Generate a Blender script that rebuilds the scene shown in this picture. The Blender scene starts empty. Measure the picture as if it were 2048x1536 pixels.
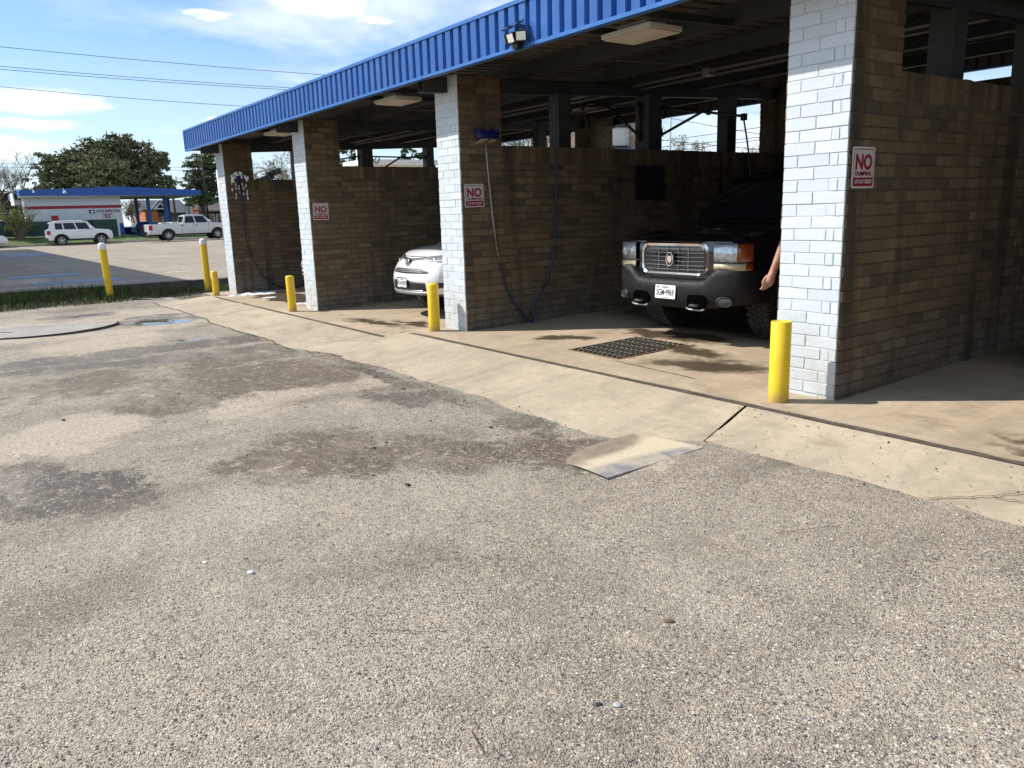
import bpy, math, random
from math import sin, cos, pi, radians, sqrt, hypot, atan2, floor
from mathutils import Vector, Matrix, noise
random.seed(7)
R = radians
scene = bpy.context.scene
COL = scene.collection

# ------------------------------------------------------------------ helpers
class MB:
    """collects boxes, tubes, lathes and grids; build() links them as one mesh object"""
    def __init__(self):
        self.v = []; self.f = []; self.m = []; self.s = []; self.r = []
        self.mat = 0; self.smooth = False; self.rnd = 0.5
    def face(self, idx):
        self.f.append(tuple(idx)); self.m.append(self.mat); self.s.append(self.smooth); self.r.append(self.rnd)
    def poly(self, pts):
        b = len(self.v); self.v += [tuple(p) for p in pts]; self.face(range(b, b + len(pts)))
    def box(self, x0, x1, y0, y1, z0, z1, M=None):
        b = len(self.v)
        pts = [(x, y, z) for z in (z0, z1) for y in (y0, y1) for x in (x0, x1)]
        if M is not None: pts = [tuple(M @ Vector(p)) for p in pts]
        self.v += pts
        for q in ((0,2,3,1),(4,5,7,6),(0,1,5,4),(2,6,7,3),(0,4,6,2),(1,3,7,5)): self.face([b + i for i in q])
    def bar(self, a, b, w, h, up=(0,0,1)):
        """rectangular bar from a to b"""
        a = Vector(a); b = Vector(b); d = (b - a); L = d.length; d = d / L
        u = Vector(up)
        if abs(d.dot(u)) > .98: u = Vector((1,0,0))
        s = d.cross(u).normalized(); u = s.cross(d)
        M = Matrix(((s.x, d.x, u.x, a.x), (s.y, d.y, u.y, a.y), (s.z, d.z, u.z, a.z), (0,0,0,1)))
        self.box(-w/2, w/2, 0, L, -h/2, h/2, M)
    def tube(self, pts, r, n=8, caps=True):
        pts = [Vector(p) for p in pts]; k = len(pts)
        rr = r if isinstance(r, (list, tuple)) else [r] * k
        b = len(self.v); prev = None
        for i, p in enumerate(pts):
            d = (pts[min(i+1, k-1)] - pts[max(i-1, 0)])
            d = d.normalized() if d.length > 1e-9 else Vector((0,0,1))
            if prev is None:
                u = Vector((0,0,1)) if abs(d.z) < .9 else Vector((1,0,0))
                u = (u - d * u.dot(d)).normalized()
            else:
                u = prev - d * prev.dot(d)
                u = u.normalized() if u.length > 1e-6 else Vector((1,0,0))
            prev = u; w = d.cross(u)
            for j in range(n):
                a = 2*pi*j/n
                self.v.append(tuple(p + (u*cos(a) + w*sin(a)) * rr[i]))
        for i in range(k-1):
            for j in range(n):
                j2 = (j+1) % n
                self.face((b+i*n+j, b+i*n+j2, b+(i+1)*n+j2, b+(i+1)*n+j))
        if caps and n > 2:
            self.face([b+j for j in reversed(range(n))]); self.face([b+(k-1)*n+j for j in range(n)])
    def lathe(self, prof, n=24, M=None, closed=False):
        """prof: list of (r, z) turned about z"""
        b = len(self.v); k = len(prof)
        for (r, z) in prof:
            for j in range(n):
                a = 2*pi*j/n; p = Vector((r*cos(a), r*sin(a), z))
                self.v.append(tuple(M @ p) if M is not None else tuple(p))
        rng = range(k) if closed else range(k-1)
        for i in rng:
            i2 = (i+1) % k
            for j in range(n):
                j2 = (j+1) % n
                self.face((b+i*n+j, b+i*n+j2, b+i2*n+j2, b+i2*n+j))
    def grid(self, rows, flip=False):
        """rows: list of equal-length point rows"""
        b = len(self.v); n = len(rows[0])
        for row in rows: self.v += [tuple(p) for p in row]
        for i in range(len(rows)-1):
            for j in range(n-1):
                q = (b+i*n+j, b+i*n+j+1, b+(i+1)*n+j+1, b+(i+1)*n+j)
                self.face(q[::-1] if flip else q)
    def prism(self, outline, M, depth):
        """outline: 2-D polygon; extruded along local z from 0 to depth"""
        n = len(outline); b = len(self.v)
        for z in (0, depth):
            for (x, y) in outline: self.v.append(tuple(M @ Vector((x, y, z))))
        self.face([b+i for i in reversed(range(n))]); self.face([b+n+i for i in range(n)])
        for i in range(n):
            j = (i+1) % n
            self.face((b+i, b+j, b+n+j, b+n+i))
    def build(self, name, mats, parent=None, loc=None, rot=None):
        me = bpy.data.meshes.new(name)
        me.from_pydata(self.v, [], self.f)
        if not isinstance(mats, (list, tuple)): mats = [mats]
        for m in mats: me.materials.append(m)
        me.polygons.foreach_set('material_index', self.m)
        me.polygons.foreach_set('use_smooth', self.s)
        at = me.attributes.new('rnd', 'FLOAT', 'FACE'); at.data.foreach_set('value', self.r)
        me.update()
        o = bpy.data.objects.new(name, me); COL.objects.link(o)
        if parent is not None: o.parent = parent
        if loc is not None: o.location = loc
        if rot is not None: o.rotation_euler = rot
        return o

def tag(o, label, cat=None, group=None):
    o['label'] = label
    if cat: o['category'] = cat
    if group: o['group'] = group
    return o
def thing(name, label, cat, loc=(0,0,0), rz=0, group=None, scale=1.0):
    o = bpy.data.objects.new(name, None); COL.objects.link(o)
    o.location = loc; o.rotation_euler = (0, 0, rz); o.scale = (scale,)*3
    o.empty_display_size = .2
    return tag(o, label, cat, group)
def structure(o): o['kind'] = 'structure'; return o
def stuff(o, label=None, cat=None):
    o['kind'] = 'stuff'
    if label: o['label'] = label
    if cat: o['category'] = cat
    return o
def dup(o, parent=None):
    c = o.copy(); COL.objects.link(c)
    if parent is not None: c.parent = parent
    for ch in list(o.children): dup(ch, c)
    return c
def N2(x, y, s=1.0, seed=0.0): return noise.noise(Vector((x*s + seed*13.7, y*s - seed*7.1, seed*3.3)))
def smooth(a, b, x):
    t = max(0.0, min(1.0, (x-a)/(b-a))); return t*t*(3-2*t)
def lerp(a, b, t): return a + (b-a)*t
def interp(pts, x):
    if x <= pts[0][0]: return pts[0][1]
    for (a, b), (c, d) in zip(pts, pts[1:]):
        if x <= c: return b + (d-b)*(x-a)/(c-a) if c > a else d
    return pts[-1][1]
def rrect(x0, x1, y0, y1, r, n=4):
    out = []
    for (cx, cy, a0) in ((x1-r, y1-r, 0), (x0+r, y1-r, 90), (x0+r, y0+r, 180), (x1-r, y0+r, 270)):
        for i in range(n+1):
            a = R(a0 + 90*i/n); out.append((cx + r*cos(a), cy + r*sin(a)))
    return out
def frame_m(o, xd, yd):
    """matrix whose local x,y lie along xd,yd"""
    xd = Vector(xd).normalized(); yd = Vector(yd).normalized(); zd = xd.cross(yd); o = Vector(o)
    return Matrix(((xd.x, yd.x, zd.x, o.x), (xd.y, yd.y, zd.y, o.y), (xd.z, yd.z, zd.z, o.z), (0,0,0,1)))

def text_mesh(name, body, mat, M, width=None, height=None, parent=None, bold=0.0, shear=0.0, depth=.0015):
    """lettering as a mesh: lies in local xy of M, centred on its origin, scaled to width x height"""
    cu = bpy.data.curves.new(name, 'FONT'); cu.body = body; cu.size = 1; cu.offset = bold; cu.shear = shear
    cu.align_x = 'CENTER'; cu.extrude = .002; cu.resolution_u = 4
    t = bpy.data.objects.new(name + '_curve', cu); COL.objects.link(t)
    bpy.context.view_layer.update()
    dg = bpy.context.evaluated_depsgraph_get()
    me = bpy.data.meshes.new_from_object(t.evaluated_get(dg))
    bpy.data.objects.remove(t); bpy.data.curves.remove(cu)
    xs = [v.co.x for v in me.vertices]; ys = [v.co.y for v in me.vertices]
    w = max(xs)-min(xs); h = max(ys)-min(ys); cx = (max(xs)+min(xs))/2; cy = (max(ys)+min(ys))/2
    sx = (width/w) if width else None; sy = (height/h) if height else None
    sx = sx or sy; sy = sy or sx
    for v in me.vertices:
        z = depth if v.co.z > 0 else 0.0
        v.co = M @ Vector(((v.co.x-cx)*sx, (v.co.y-cy)*sy, z))
    me.name = name; me.materials.clear(); me.materials.append(mat)
    o = bpy.data.objects.new(name, me); COL.objects.link(o)
    if parent is not None: o.parent = parent
    return o

# ------------------------------------------------------------------ materials
class NT:
    def __init__(self, name):
        self.m = bpy.data.materials.new(name); self.m.use_nodes = True
        self.t = self.m.node_tree; self.n = self.t.nodes; self.L = self.t.links
        self.b = self.n['Principled BSDF']; self._tc = None
    def node(self, typ, **kw):
        nd = self.n.new(typ)
        for k, v in kw.items():
            if k.startswith('i_'): nd.inputs[k[2:].replace('_', ' ')].default_value = v
            else: setattr(nd, k, v)
        return nd
    def link(self, a, b): self.L.new(a, b)
    @property
    def pos(self):
        if self._tc is None: self._tc = self.node('ShaderNodeTexCoord')
        return self._tc.outputs['Object']
    def mapped(self, scale=(1,1,1), loc=(0,0,0), rot=(0,0,0), src=None):
        mp = self.node('ShaderNodeMapping'); self.link(src or self.pos, mp.inputs['Vector'])
        mp.inputs['Scale'].default_value = scale; mp.inputs['Location'].default_value = loc; mp.inputs['Rotation'].default_value = rot
        return mp.outputs[0]
    def noise(self, scale, detail=4, rough=.55, vec=None, dist=0):
        nd = self.node('ShaderNodeTexNoise'); self.link(vec or self.pos, nd.inputs['Vector'])
        nd.inputs['Scale'].default_value = scale; nd.inputs['Detail'].default_value = detail
        nd.inputs['Roughness'].default_value = rough; nd.inputs['Distortion'].default_value = dist
        return nd.outputs['Fac']
    def voronoi(self, scale, vec=None, feature='F1', rnd=1.0):
        nd = self.node('ShaderNodeTexVoronoi', feature=feature); self.link(vec or self.pos, nd.inputs['Vector'])
        nd.inputs['Scale'].default_value = scale; nd.inputs['Randomness'].default_value = rnd
        return nd
    def ramp(self, fac, stops, interp='LINEAR'):
        nd = self.node('ShaderNodeValToRGB'); self.link(fac, nd.inputs[0]); cr = nd.color_ramp; cr.interpolation = interp
        while len(cr.elements) > 1: cr.elements.remove(cr.elements[-1])
        for i, (p, c) in enumerate(stops):
            e = cr.elements[0] if i == 0 else cr.elements.new(p)
            e.position = p; c = (c, c, c) if isinstance(c, (int, float)) else c
            e.color = (*c, 1)
        return nd.outputs['Color']
    def mix(self, fac, a, b, mode='MIX'):
        nd = self.node('ShaderNodeMix', data_type='RGBA', blend_type=mode)
        for sock, v in ((nd.inputs[0], fac), (nd.inputs[6], a), (nd.inputs[7], b)):
            if hasattr(v, 'is_linked') or hasattr(v, 'links'): self.link(v, sock)
            elif isinstance(v, (int, float)): sock.default_value = v if sock == nd.inputs[0] else (v, v, v, 1)
            else: sock.default_value = (*v, 1)
        return nd.outputs[2]
    def math(self, op, a, b=None, clamp=False):
        nd = self.node('ShaderNodeMath', operation=op, use_clamp=clamp)
        for i, v in enumerate((a, b)):
            if v is None: continue
            if hasattr(v, 'links'): self.link(v, nd.inputs[i])
            else: nd.inputs[i].default_value = v
        return nd.outputs[0]
    def sep(self, v=None):
        nd = self.node('ShaderNodeSeparateXYZ'); self.link(v or self.pos, nd.inputs[0]); return nd.outputs
    def attr(self, name='rnd'):
        nd = self.node('ShaderNodeAttribute', attribute_name=name); return nd.outputs['Fac']
    def bump(self, h, strength=.5, dist=.01, prev=None):
        nd = self.node('ShaderNodeBump'); self.link(h, nd.inputs['Height'])
        nd.inputs['Strength'].default_value = strength; nd.inputs['Distance'].default_value = dist
        if prev is not None: self.link(prev, nd.inputs['Normal'])
        return nd.outputs[0]
    def out(self, color=None, rough=None, normal=None, metallic=None, **kw):
        b = self.b
        for k, v in (('Base Color', color), ('Roughness', rough), ('Normal', normal), ('Metallic', metallic)):
            if v is None: continue
            if hasattr(v, 'links'): self.link(v, b.inputs[k])
            elif isinstance(v, (int, float)): b.inputs[k].default_value = v
            else: b.inputs[k].default_value = (*v, 1)
        for k, v in kw.items(): b.inputs[k.replace('_', ' ')].default_value = v
        return self.m

MATS = {}
def plain(name, col, rough=.6, metallic=0.0, var=.12, vs=6.0, bump=0.0, bs=40.0, bd=.003, **kw):
    """one-colour material with some mottling so that nothing is perfectly uniform"""
    if name in MATS: return MATS[name]
    t = NT(name)
    lo = tuple(max(0, c*(1-var)) for c in col); hi = tuple(min(1, c*(1+var)) for c in col)
    c = t.ramp(t.noise(vs, 5, .6), [(.3, lo), (.7, hi)])
    nrm = t.bump(t.noise(bs, 4), bump, bd) if bump else None
    MATS[name] = t.out(c, rough, nrm, metallic, **kw)
    return MATS[name]

def brick_mat(name, stops, joint, streak=True, painted=False):
    t = NT(name); r = t.attr()
    z = t.sep()[2]
    c = t.ramp(r, stops, 'CONSTANT' if not painted else 'LINEAR')
    c = t.mix(t.math('MULTIPLY', t.noise(9, 5, .65), .9), c, tuple(s*.62 for s in stops[0][1]) if not painted else (.60,.64,.66)) if not painted else c
    fine = t.noise(55, 5, .7)
    c = t.mix(t.ramp(fine, [(.35, .0), (.75, .30)]), c, (.10,.085,.065) if not painted else (.62,.62,.60))
    # dirt splashed up from the floor and grime blotches
    low = t.math('ADD', t.math('MULTIPLY', z, -1.6), 1.0, True)
    low = t.math('MULTIPLY', low, t.ramp(t.noise(4, 5, .7), [(.35, 0.), (.7, .9)]))
    c = t.mix(low, c, (.17,.17,.16) if not painted else (.50,.43,.33))
    if not painted:
        st = t.noise(1.0, 5, .65, t.mapped((3.2, 3.2, .22)))
        c = t.mix(t.ramp(st, [(.50, 0.), (.66, .80)]), c, (.032,.025,.019))
        edge = t.noise(13, 5, .7)
        c = t.mix(t.ramp(edge, [(.56, 0.), (.66, .6)]), c, (.05,.04,.03))
        ef = t.noise(1.0, 4, .7, t.mapped((6, 6, .7), (3,1,7)))
        c = t.mix(t.ramp(ef, [(.64, 0.), (.76, .35)]), c, (.30,.27,.22))
    else:
        sp = t.noise(7, 6, .75)
        c = t.mix(t.ramp(sp, [(.63, 0.), (.72, .55)]), c, (.50,.46,.40))
    n = t.bump(t.noise(38, 6, .7), .55 if not painted else .65, .006)
    n = t.bump(t.noise(150, 3, .6), .3, .002, n)
    return t.out(c, .93 if not painted else .62, n)

M_TAN = brick_mat('tan_brick', [(0, (.180,.125,.066)), (.22, (.225,.160,.088)), (.42, (.150,.105,.058)), (.60, (.270,.198,.112)), (.76, (.105,.076,.044)), (.87, (.055,.050,.040)), (.94, (.20,.145,.082))], None)
M_WHITE = brick_mat('white_painted_brick', [(0, (.53,.585,.62)), (1, (.61,.66,.69))], None, painted=True)
M_MORTAR = plain('mortar', (.125,.10,.07), .95, var=.25, vs=12, bump=.6, bs=90)
M_MORTARW = plain('painted_mortar', (.52,.575,.61), .7, var=.12, vs=12, bump=.5, bs=90)

def concrete(name, col, stain=(.22,.15,.085), wet=0.0, stain_amt=.6):
    t = NT(name)
    p = t.pos
    c = t.ramp(t.noise(.9, 6, .65), [(.32, tuple(k*.80 for k in col)), (.68, tuple(min(1,k*1.12) for k in col))])
    c = t.mix(t.ramp(t.noise(1, 7, .7, t.mapped((2.8, .5, 1), (0,0,0), (0,0,.25)), .3), [(.48, 0.), (.68, stain_amt)]), c, tuple(k*.60 for k in col))
    c = t.mix(t.ramp(t.noise(1, 6, .7, t.mapped((.7, 2.2, 1), (5,1,0))), [(.52, 0.), (.70, stain_amt)]), c, tuple(min(1,k*1.22) for k in col))
    c = t.mix(t.ramp(t.noise(1, 7, .72, t.mapped((1.1, 1.7, 1), (7,3,0)), .6), [(.54, 0.), (.66, stain_amt)]), c, stain)
    c = t.mix(t.ramp(t.noise(70, 4, .7), [(.3, .22), (.6, 0.)]), c, tuple(k*.5 for k in col))
    c = t.mix(t.ramp(t.noise(17, 6, .8), [(.46, 0.), (.66, .5)]), c, tuple(k*.66 for k in col))
    c = t.mix(t.ramp(t.noise(5, 7, .78, t.mapped(loc=(4,4,0))), [(.54, 0.), (.70, .55)]), c, tuple(min(1, k*1.28) for k in col))
    v = t.voronoi(11); rr = t.math('MULTIPLY', t.noise(3, 3), .11)
    spot = t.math('LESS_THAN', v.outputs['Distance'], rr)
    hs = t.math('GREATER_THAN', t.sep(v.outputs['Color'])[0], .72)
    c = t.mix(t.math('MULTIPLY', t.math('MULTIPLY', spot, hs), .8), c, (.06,.05,.04))
    n = t.bump(t.noise(160, 4, .7), .35, .002)
    n = t.bump(t.noise(5, 5, .6), .25, .015, n)
    rough = .9
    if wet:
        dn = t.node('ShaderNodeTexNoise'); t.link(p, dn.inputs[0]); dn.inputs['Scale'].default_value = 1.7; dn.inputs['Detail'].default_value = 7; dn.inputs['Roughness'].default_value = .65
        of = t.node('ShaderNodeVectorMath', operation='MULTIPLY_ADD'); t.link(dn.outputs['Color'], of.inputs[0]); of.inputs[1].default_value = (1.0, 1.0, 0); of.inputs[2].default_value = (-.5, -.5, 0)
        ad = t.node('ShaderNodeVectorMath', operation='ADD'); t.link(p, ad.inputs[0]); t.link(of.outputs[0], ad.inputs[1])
        w = ellipses(t, ad.outputs[0], [(-5.6,1.3,.75,.28,0,.25), (-6.4,.55,.35,.2,20,.3), (-4.9,.75,.45,.2,-10,.4), (-4.3,.35,.5,.22,10,.45), (-10.2,.0,.75,.16,5,.4), (-9.6,.35,.5,.12,0,.4), (-14.8,.5,1.6,.45,0,.2), (-5.5,4.3,3.0,2.6,0,.12), (-10.2,4.3,2.6,2.6,0,.15), (-14.8,4,2.6,2.5,0,.15), (-.6,4.2,3.2,2.4,0,.2), (-1.2,.0,.5,.10,-4,.5), (-.9,-.25,.7,.08,-4,.5)])  # small ellipses are wet patches; the big deep-bay ones paint shade into the floor
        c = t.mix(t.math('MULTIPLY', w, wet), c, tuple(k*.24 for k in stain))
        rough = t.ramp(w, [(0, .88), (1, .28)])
    return t.out(c, rough, n)
M_CONC_ = None
def make_concretes():
    global M_CONC, M_FLOOR
    M_CONC = concrete('apron_concrete', (.455,.37,.262), stain_amt=.72, stain=(.27,.20,.135))
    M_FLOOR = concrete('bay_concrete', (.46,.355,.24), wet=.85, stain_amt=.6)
M_KERB = plain('kerb_concrete', (.42,.39,.34), .9, var=.25, vs=3, bump=.4)
M_DARK = plain('dark_pit', (.0025,.0025,.0025), 1.0, Specular_IOR_Level=0.0)
M_JOINT = plain('joint_dirt', (.075,.058,.042), .95, var=.5, vs=9)
M_YEL = None
def yellow():
    t = NT('yellow_bollard_paint')
    c = t.ramp(t.noise(5, 5, .6), [(.3, (.78,.50,.012)), (.7, (.88,.60,.018))])
    ch = t.noise(17, 6, .75)
    low = t.math('ADD', t.math('MULTIPLY', t.sep()[2], -.25), 1.02, True)
    c = t.mix(t.ramp(t.math('MULTIPLY', ch, low), [(.635, 0.), (.66, .9)]), c, (.20,.12,.055))
    base = t.math('ADD', t.math('MULTIPLY', t.sep()[2], -7.0), 1.0, True)
    c = t.mix(t.math('MULTIPLY', base, t.ramp(t.noise(9, 6, .7), [(.30, .25), (.62, .9)])), c, (.24,.17,.085))
    c = t.mix(t.ramp(t.noise(1, 6, .7, t.mapped((9, 9, 1.3))), [(.56, 0.), (.72, .35)]), c, (.50,.33,.04))
    return t.out(c, .36, t.bump(t.noise(30, 5), .18, .004))
M_YEL = yellow()
M_CAP = plain('white_cap', (.80,.80,.78), .5)
def blue_metal():
    t = NT('blue_fascia_metal')
    c = t.ramp(t.noise(1.4, 5, .6), [(.3, (.012,.080,.30)), (.7, (.020,.112,.375))])
    st = t.noise(1, 5, .7, t.mapped((7, 1, .6)))
    c = t.mix(t.ramp(st, [(.56, 0.), (.72, .38)]), c, (.085,.17,.36))
    n = t.bump(t.noise(3.2, 3, .5), .45, .04)
    return t.out(c, .38, n)
M_BLUE = blue_metal()
M_BLUETRIM = plain('blue_trim_metal', (.032,.14,.42), .4, var=.1)
M_STEEL = plain('grey_painted_steel', (.038,.040,.040), .6, var=.3, vs=3, bump=.15)
M_DECK = plain('galvanised_deck', (.12,.105,.085), .55, .25, var=.35, vs=2.5)
M_LENS = plain('light_lens', (.62,.56,.46), .5)
M_WHITE_METAL = plain('white_metal', (.72,.70,.66), .5)
M_BLACK = plain('black_plastic', (.012,.012,.013), .45)
M_RUBBER = plain('black_rubber', (.022,.022,.022), .8, var=.3, vs=20, bump=.3)
M_HOSE = plain('blue_hose', (.012,.022,.10), .4)
M_HOSEK = plain('black_hose', (.01,.01,.012), .45)
M_GALV = plain('galvanised_pipe', (.30,.30,.30), .45, .6)
M_CHROME = plain('chrome', (.72,.73,.75), .12, 1.0, var=.03)
M_WCAR = plain('white_car_paint', (.80,.81,.81), .22, var=.015, Coat_Weight=.6, Coat_Roughness=.05)
M_WTRUCK = plain('white_truck_paint', (.62,.63,.62), .28, var=.03, Coat_Weight=.4)
M_KCAR = plain('black_car_paint', (.004,.005,.009), .10, var=.1, Coat_Weight=1.0, Coat_Roughness=.03)
M_BCAR = plain('blue_car_paint', (.01,.06,.22), .22, var=.03, Coat_Weight=.6)
M_GLASS = plain('dark_car_glass', (.010,.012,.014), .05, var=.1, Specular_IOR_Level=.6)
def bumper_mat():
    t = NT('wet_bumper_plastic')
    dr = t.noise(1, 5, .75, t.mapped((60, 60, 22)))
    n = t.bump(t.ramp(dr, [(.52, 0.), (.6, 1.)]), .35, .004)
    return t.out(t.ramp(t.noise(4, 5), [(.3, (.006,.006,.007)), (.7, (.012,.012,.013))]), t.ramp(dr, [(.5, .58), (.62, .16)]), n, Specular_IOR_Level=.3)
M_BUMP = bumper_mat()
M_TYRE = plain('tyre_rubber', (.028,.027,.026), .85, var=.3, vs=12)
M_RIM = plain('alloy_rim', (.50,.51,.52), .3, .85)
M_HEAD = plain('headlamp_lens', (.50,.55,.60), .06, .55, var=.3, vs=30, bump=.5, bs=30, bd=.01, Coat_Weight=1.0)
M_AMBER = plain('amber_lens', (.24,.045,.006), .2, Coat_Weight=.8)
M_FOGGED = plain('yellowed_lens', (.42,.36,.22), .3, var=.25, vs=20, Coat_Weight=.5)
M_RED = plain('red_lens', (.40,.01,.012), .2)
M_PLATE = plain('plate_white', (.86,.86,.84), .4, var=.02)
M_INK = plain('plate_ink', (.012,.012,.018), .5)
M_SIGNW = plain('sign_white', (.58,.55,.53), .45, var=.05)
M_SIGNR = plain('sign_red', (.30,.012,.032), .45, var=.08)
M_SIGNK = plain('sign_dark_red', (.20,.012,.028), .45)
M_SKIN = NT('skin')
_c = M_SKIN.ramp(M_SKIN.noise(14, 4), [(.3, (.42,.215,.14)), (.7, (.55,.31,.215))])
M_SKIN = M_SKIN.out(_c, .5, M_SKIN.bump(M_SKIN.noise(60, 4), .2, .002), Subsurface_Weight=.08)
M_SHIRT = plain('dark_shirt', (.02,.022,.028), .9, bump=.3)
M_JEANS = plain('blue_jeans', (.03,.045,.09), .9, bump=.3)
M_HAIR = plain('dark_hair', (.015,.011,.008), .7)
M_SHOE = plain('shoe_leather', (.05,.035,.025), .6)
M_FOAM = plain('soap_foam', (.80,.79,.78), .75, var=.05, vs=20, bump=.6, bs=60)
M_SIGNBACK = plain('sign_back', (.55,.56,.57), .5, .2)
M_WOOD = plain('pole_wood', (.11,.085,.06), .9, var=.3, vs=3)
M_WIRE = plain('power_wire', (.02,.02,.022), .6)
M_BARK = plain('bark', (.085,.065,.048), .95, var=.35, vs=4, bump=.8, bs=14, bd=.05)
M_BARKG = plain('grey_bark', (.19,.16,.13), .95, var=.3, vs=4)

def leaf_mat(name, a, b, c=None):
    t = NT(name); r = t.attr()
    col = t.ramp(r, [(0, a), (.6, b), (1, c or b)])
    m = t.out(col, .75)
    t.b.inputs['Specular IOR Level'].default_value = .25
    return m
M_OAK = leaf_mat('oak_leaves', (.065,.075,.030), (.155,.165,.075), (.28,.28,.14))
M_TREE = leaf_mat('mid_green_leaves', (.055,.075,.030), (.13,.165,.07), (.21,.24,.11))
M_PINE = leaf_mat('pine_needles', (.018,.036,.014), (.040,.070,.026), (.07,.10,.04))
M_SPRING = leaf_mat('spring_leaves', (.10,.13,.03), (.20,.24,.05), (.30,.33,.08))
M_BUDS = leaf_mat('budding_twigs', (.13,.12,.06), (.22,.20,.10), (.28,.25,.14))
M_GRASS = leaf_mat('grass_blades', (.030,.055,.012), (.065,.10,.022), (.17,.16,.06))
# ------------------------------------------------------------------ camera, sun, sky
def setup_camera():
    yaw, pitch, roll, f = -0.9497, -0.21492, -0.03096, 1576.8
    C = Vector((.2646, -5.0544, 1.395))
    fw = Vector((sin(yaw)*cos(pitch), cos(yaw)*cos(pitch), sin(pitch)))
    r = Vector((cos(yaw), -sin(yaw), 0)); u = r.cross(fw)
    c, s = cos(roll), sin(roll)
    rx = r*c + u*s; uy = u*c - r*s
    cd = bpy.data.cameras.new('camera'); cam = bpy.data.objects.new('camera', cd); COL.objects.link(cam)
    cam.matrix_world = Matrix(((rx.x, uy.x, -fw.x, C.x), (rx.y, uy.y, -fw.y, C.y), (rx.z, uy.z, -fw.z, C.z), (0,0,0,1)))
    cd.sensor_width = 36; cd.sensor_fit = 'HORIZONTAL'; cd.lens = f/2048*36
    cd.clip_start = .05; cd.clip_end = 3000
    scene.camera = cam
setup_camera()
SUN_EL, SUN_AZ = R(43.5), R(44)          # light travels along +x,+y at SUN_AZ from +x
def setup_light():
    d = Vector((cos(SUN_AZ)*cos(SUN_EL), sin(SUN_AZ)*cos(SUN_EL), -sin(SUN_EL)))
    ld = bpy.data.lights.new('sun', 'SUN'); ld.energy = 4.6; ld.angle = R(.53); ld.color = (1, .965, .905)
    o = bpy.data.objects.new('sun', ld); COL.objects.link(o)
    o.rotation_euler = d.to_track_quat('-Z', 'Y').to_euler(); o.location = (-20, -20, 30)
    w = bpy.data.worlds.new('World'); scene.world = w; w.use_nodes = True
    t = w.node_tree; n = t.nodes; L = t.links; bg = n['Background']; bg.inputs['Strength'].default_value = .105
    sk = n.new('ShaderNodeTexSky'); sk.sky_type = 'NISHITA'; sk.sun_disc = False
    sk.sun_elevation = SUN_EL
    to = -d; sk.sun_rotation = atan2(to.x, to.y)
    sk.air_density = 1.0; sk.dust_density = .6; sk.ozone_density = 2.2
    # clouds: a flat layer overhead, seen by direction
    tc = n.new('ShaderNodeTexCoord'); sp = n.new('ShaderNodeSeparateXYZ'); L.new(tc.outputs['Generated'], sp.inputs[0])
    def M(op, a, b=None, cl=False):
        x = n.new('ShaderNodeMath'); x.operation = op; x.use_clamp = cl
        for i, v in enumerate((a, b)):
            if v is None: continue
            if hasattr(v, 'links'): L.new(v, x.inputs[i])
            else: x.inputs[i].default_value = v
        return x.outputs[0]
    den = M('ADD', M('MAXIMUM', sp.outputs[2], 0.0), .10)
    cb = n.new('ShaderNodeCombineXYZ'); L.new(M('DIVIDE', sp.outputs[0], den), cb.inputs[0]); L.new(M('DIVIDE', sp.outputs[1], den), cb.inputs[1])
    def nz(scale, detail, rough, sc=(1,1,1), loc=(0,0,0), dist=0.0, rot=0):
        mp = n.new('ShaderNodeMapping'); L.new(cb.outputs[0], mp.inputs[0]); mp.inputs['Scale'].default_value = sc; mp.inputs['Location'].default_value = loc; mp.inputs['Rotation'].default_value = (0,0,rot)
        x = n.new('ShaderNodeTexNoise'); L.new(mp.outputs[0], x.inputs[0]); x.inputs['Scale'].default_value = scale
        x.inputs['Detail'].default_value = detail; x.inputs['Roughness'].default_value = rough; x.inputs['Distortion'].default_value = dist
        return x.outputs['Fac']
    def rp(f, a, b):
        x = n.new('ShaderNodeMapRange'); x.interpolation_type = 'SMOOTHSTEP'; L.new(f, x.inputs[0]); x.inputs[1].default_value = a; x.inputs[2].default_value = b; return x.outputs[0]
    veil = M('MULTIPLY', rp(nz(.55, 8, .62, (1, .55, 1), (1.7, .4, 0), .5, .6), .36, .62), .88)
    streak = M('MULTIPLY', rp(nz(1.3, 8, .7, (.35, 2.2, 1), (2.0, 5.1, 0), .9, .5), .45, .75), .5)
    cu = nz(1.05, 9, .56, (1, 1, 1), (3.3, 8.15, 0), .35)
    def ell(items, so):
        tot = None
        dn = n.new('ShaderNodeTexNoise'); L.new(cb.outputs[0], dn.inputs[0]); dn.inputs['Scale'].default_value = 3.2; dn.inputs['Detail'].default_value = 8; dn.inputs['Roughness'].default_value = .62
        of = n.new('ShaderNodeVectorMath'); of.operation = 'MULTIPLY_ADD'; L.new(dn.outputs['Color'], of.inputs[0]); of.inputs[1].default_value = (.46, .40, 0); of.inputs[2].default_value = (-.23, -.20, 0)
        ad = n.new('ShaderNodeVectorMath'); L.new(cb.outputs[0], ad.inputs[0]); L.new(of.outputs[0], ad.inputs[1])
        for (u, v, ru, rv) in items:
            mp = n.new('ShaderNodeMapping'); mp.vector_type = 'TEXTURE'; L.new(ad.outputs[0], mp.inputs[0]); mp.inputs['Location'].default_value = (u, v, 0); mp.inputs['Scale'].default_value = (ru, rv, 1e6)
            ln = n.new('ShaderNodeVectorMath'); ln.operation = 'LENGTH'; L.new(mp.outputs[0], ln.inputs[0])
            e = rp(ln.outputs['Value'], 1+so, 1-so)
            tot = e if tot is None else M('MAXIMUM', tot, e)
        return tot
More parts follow.
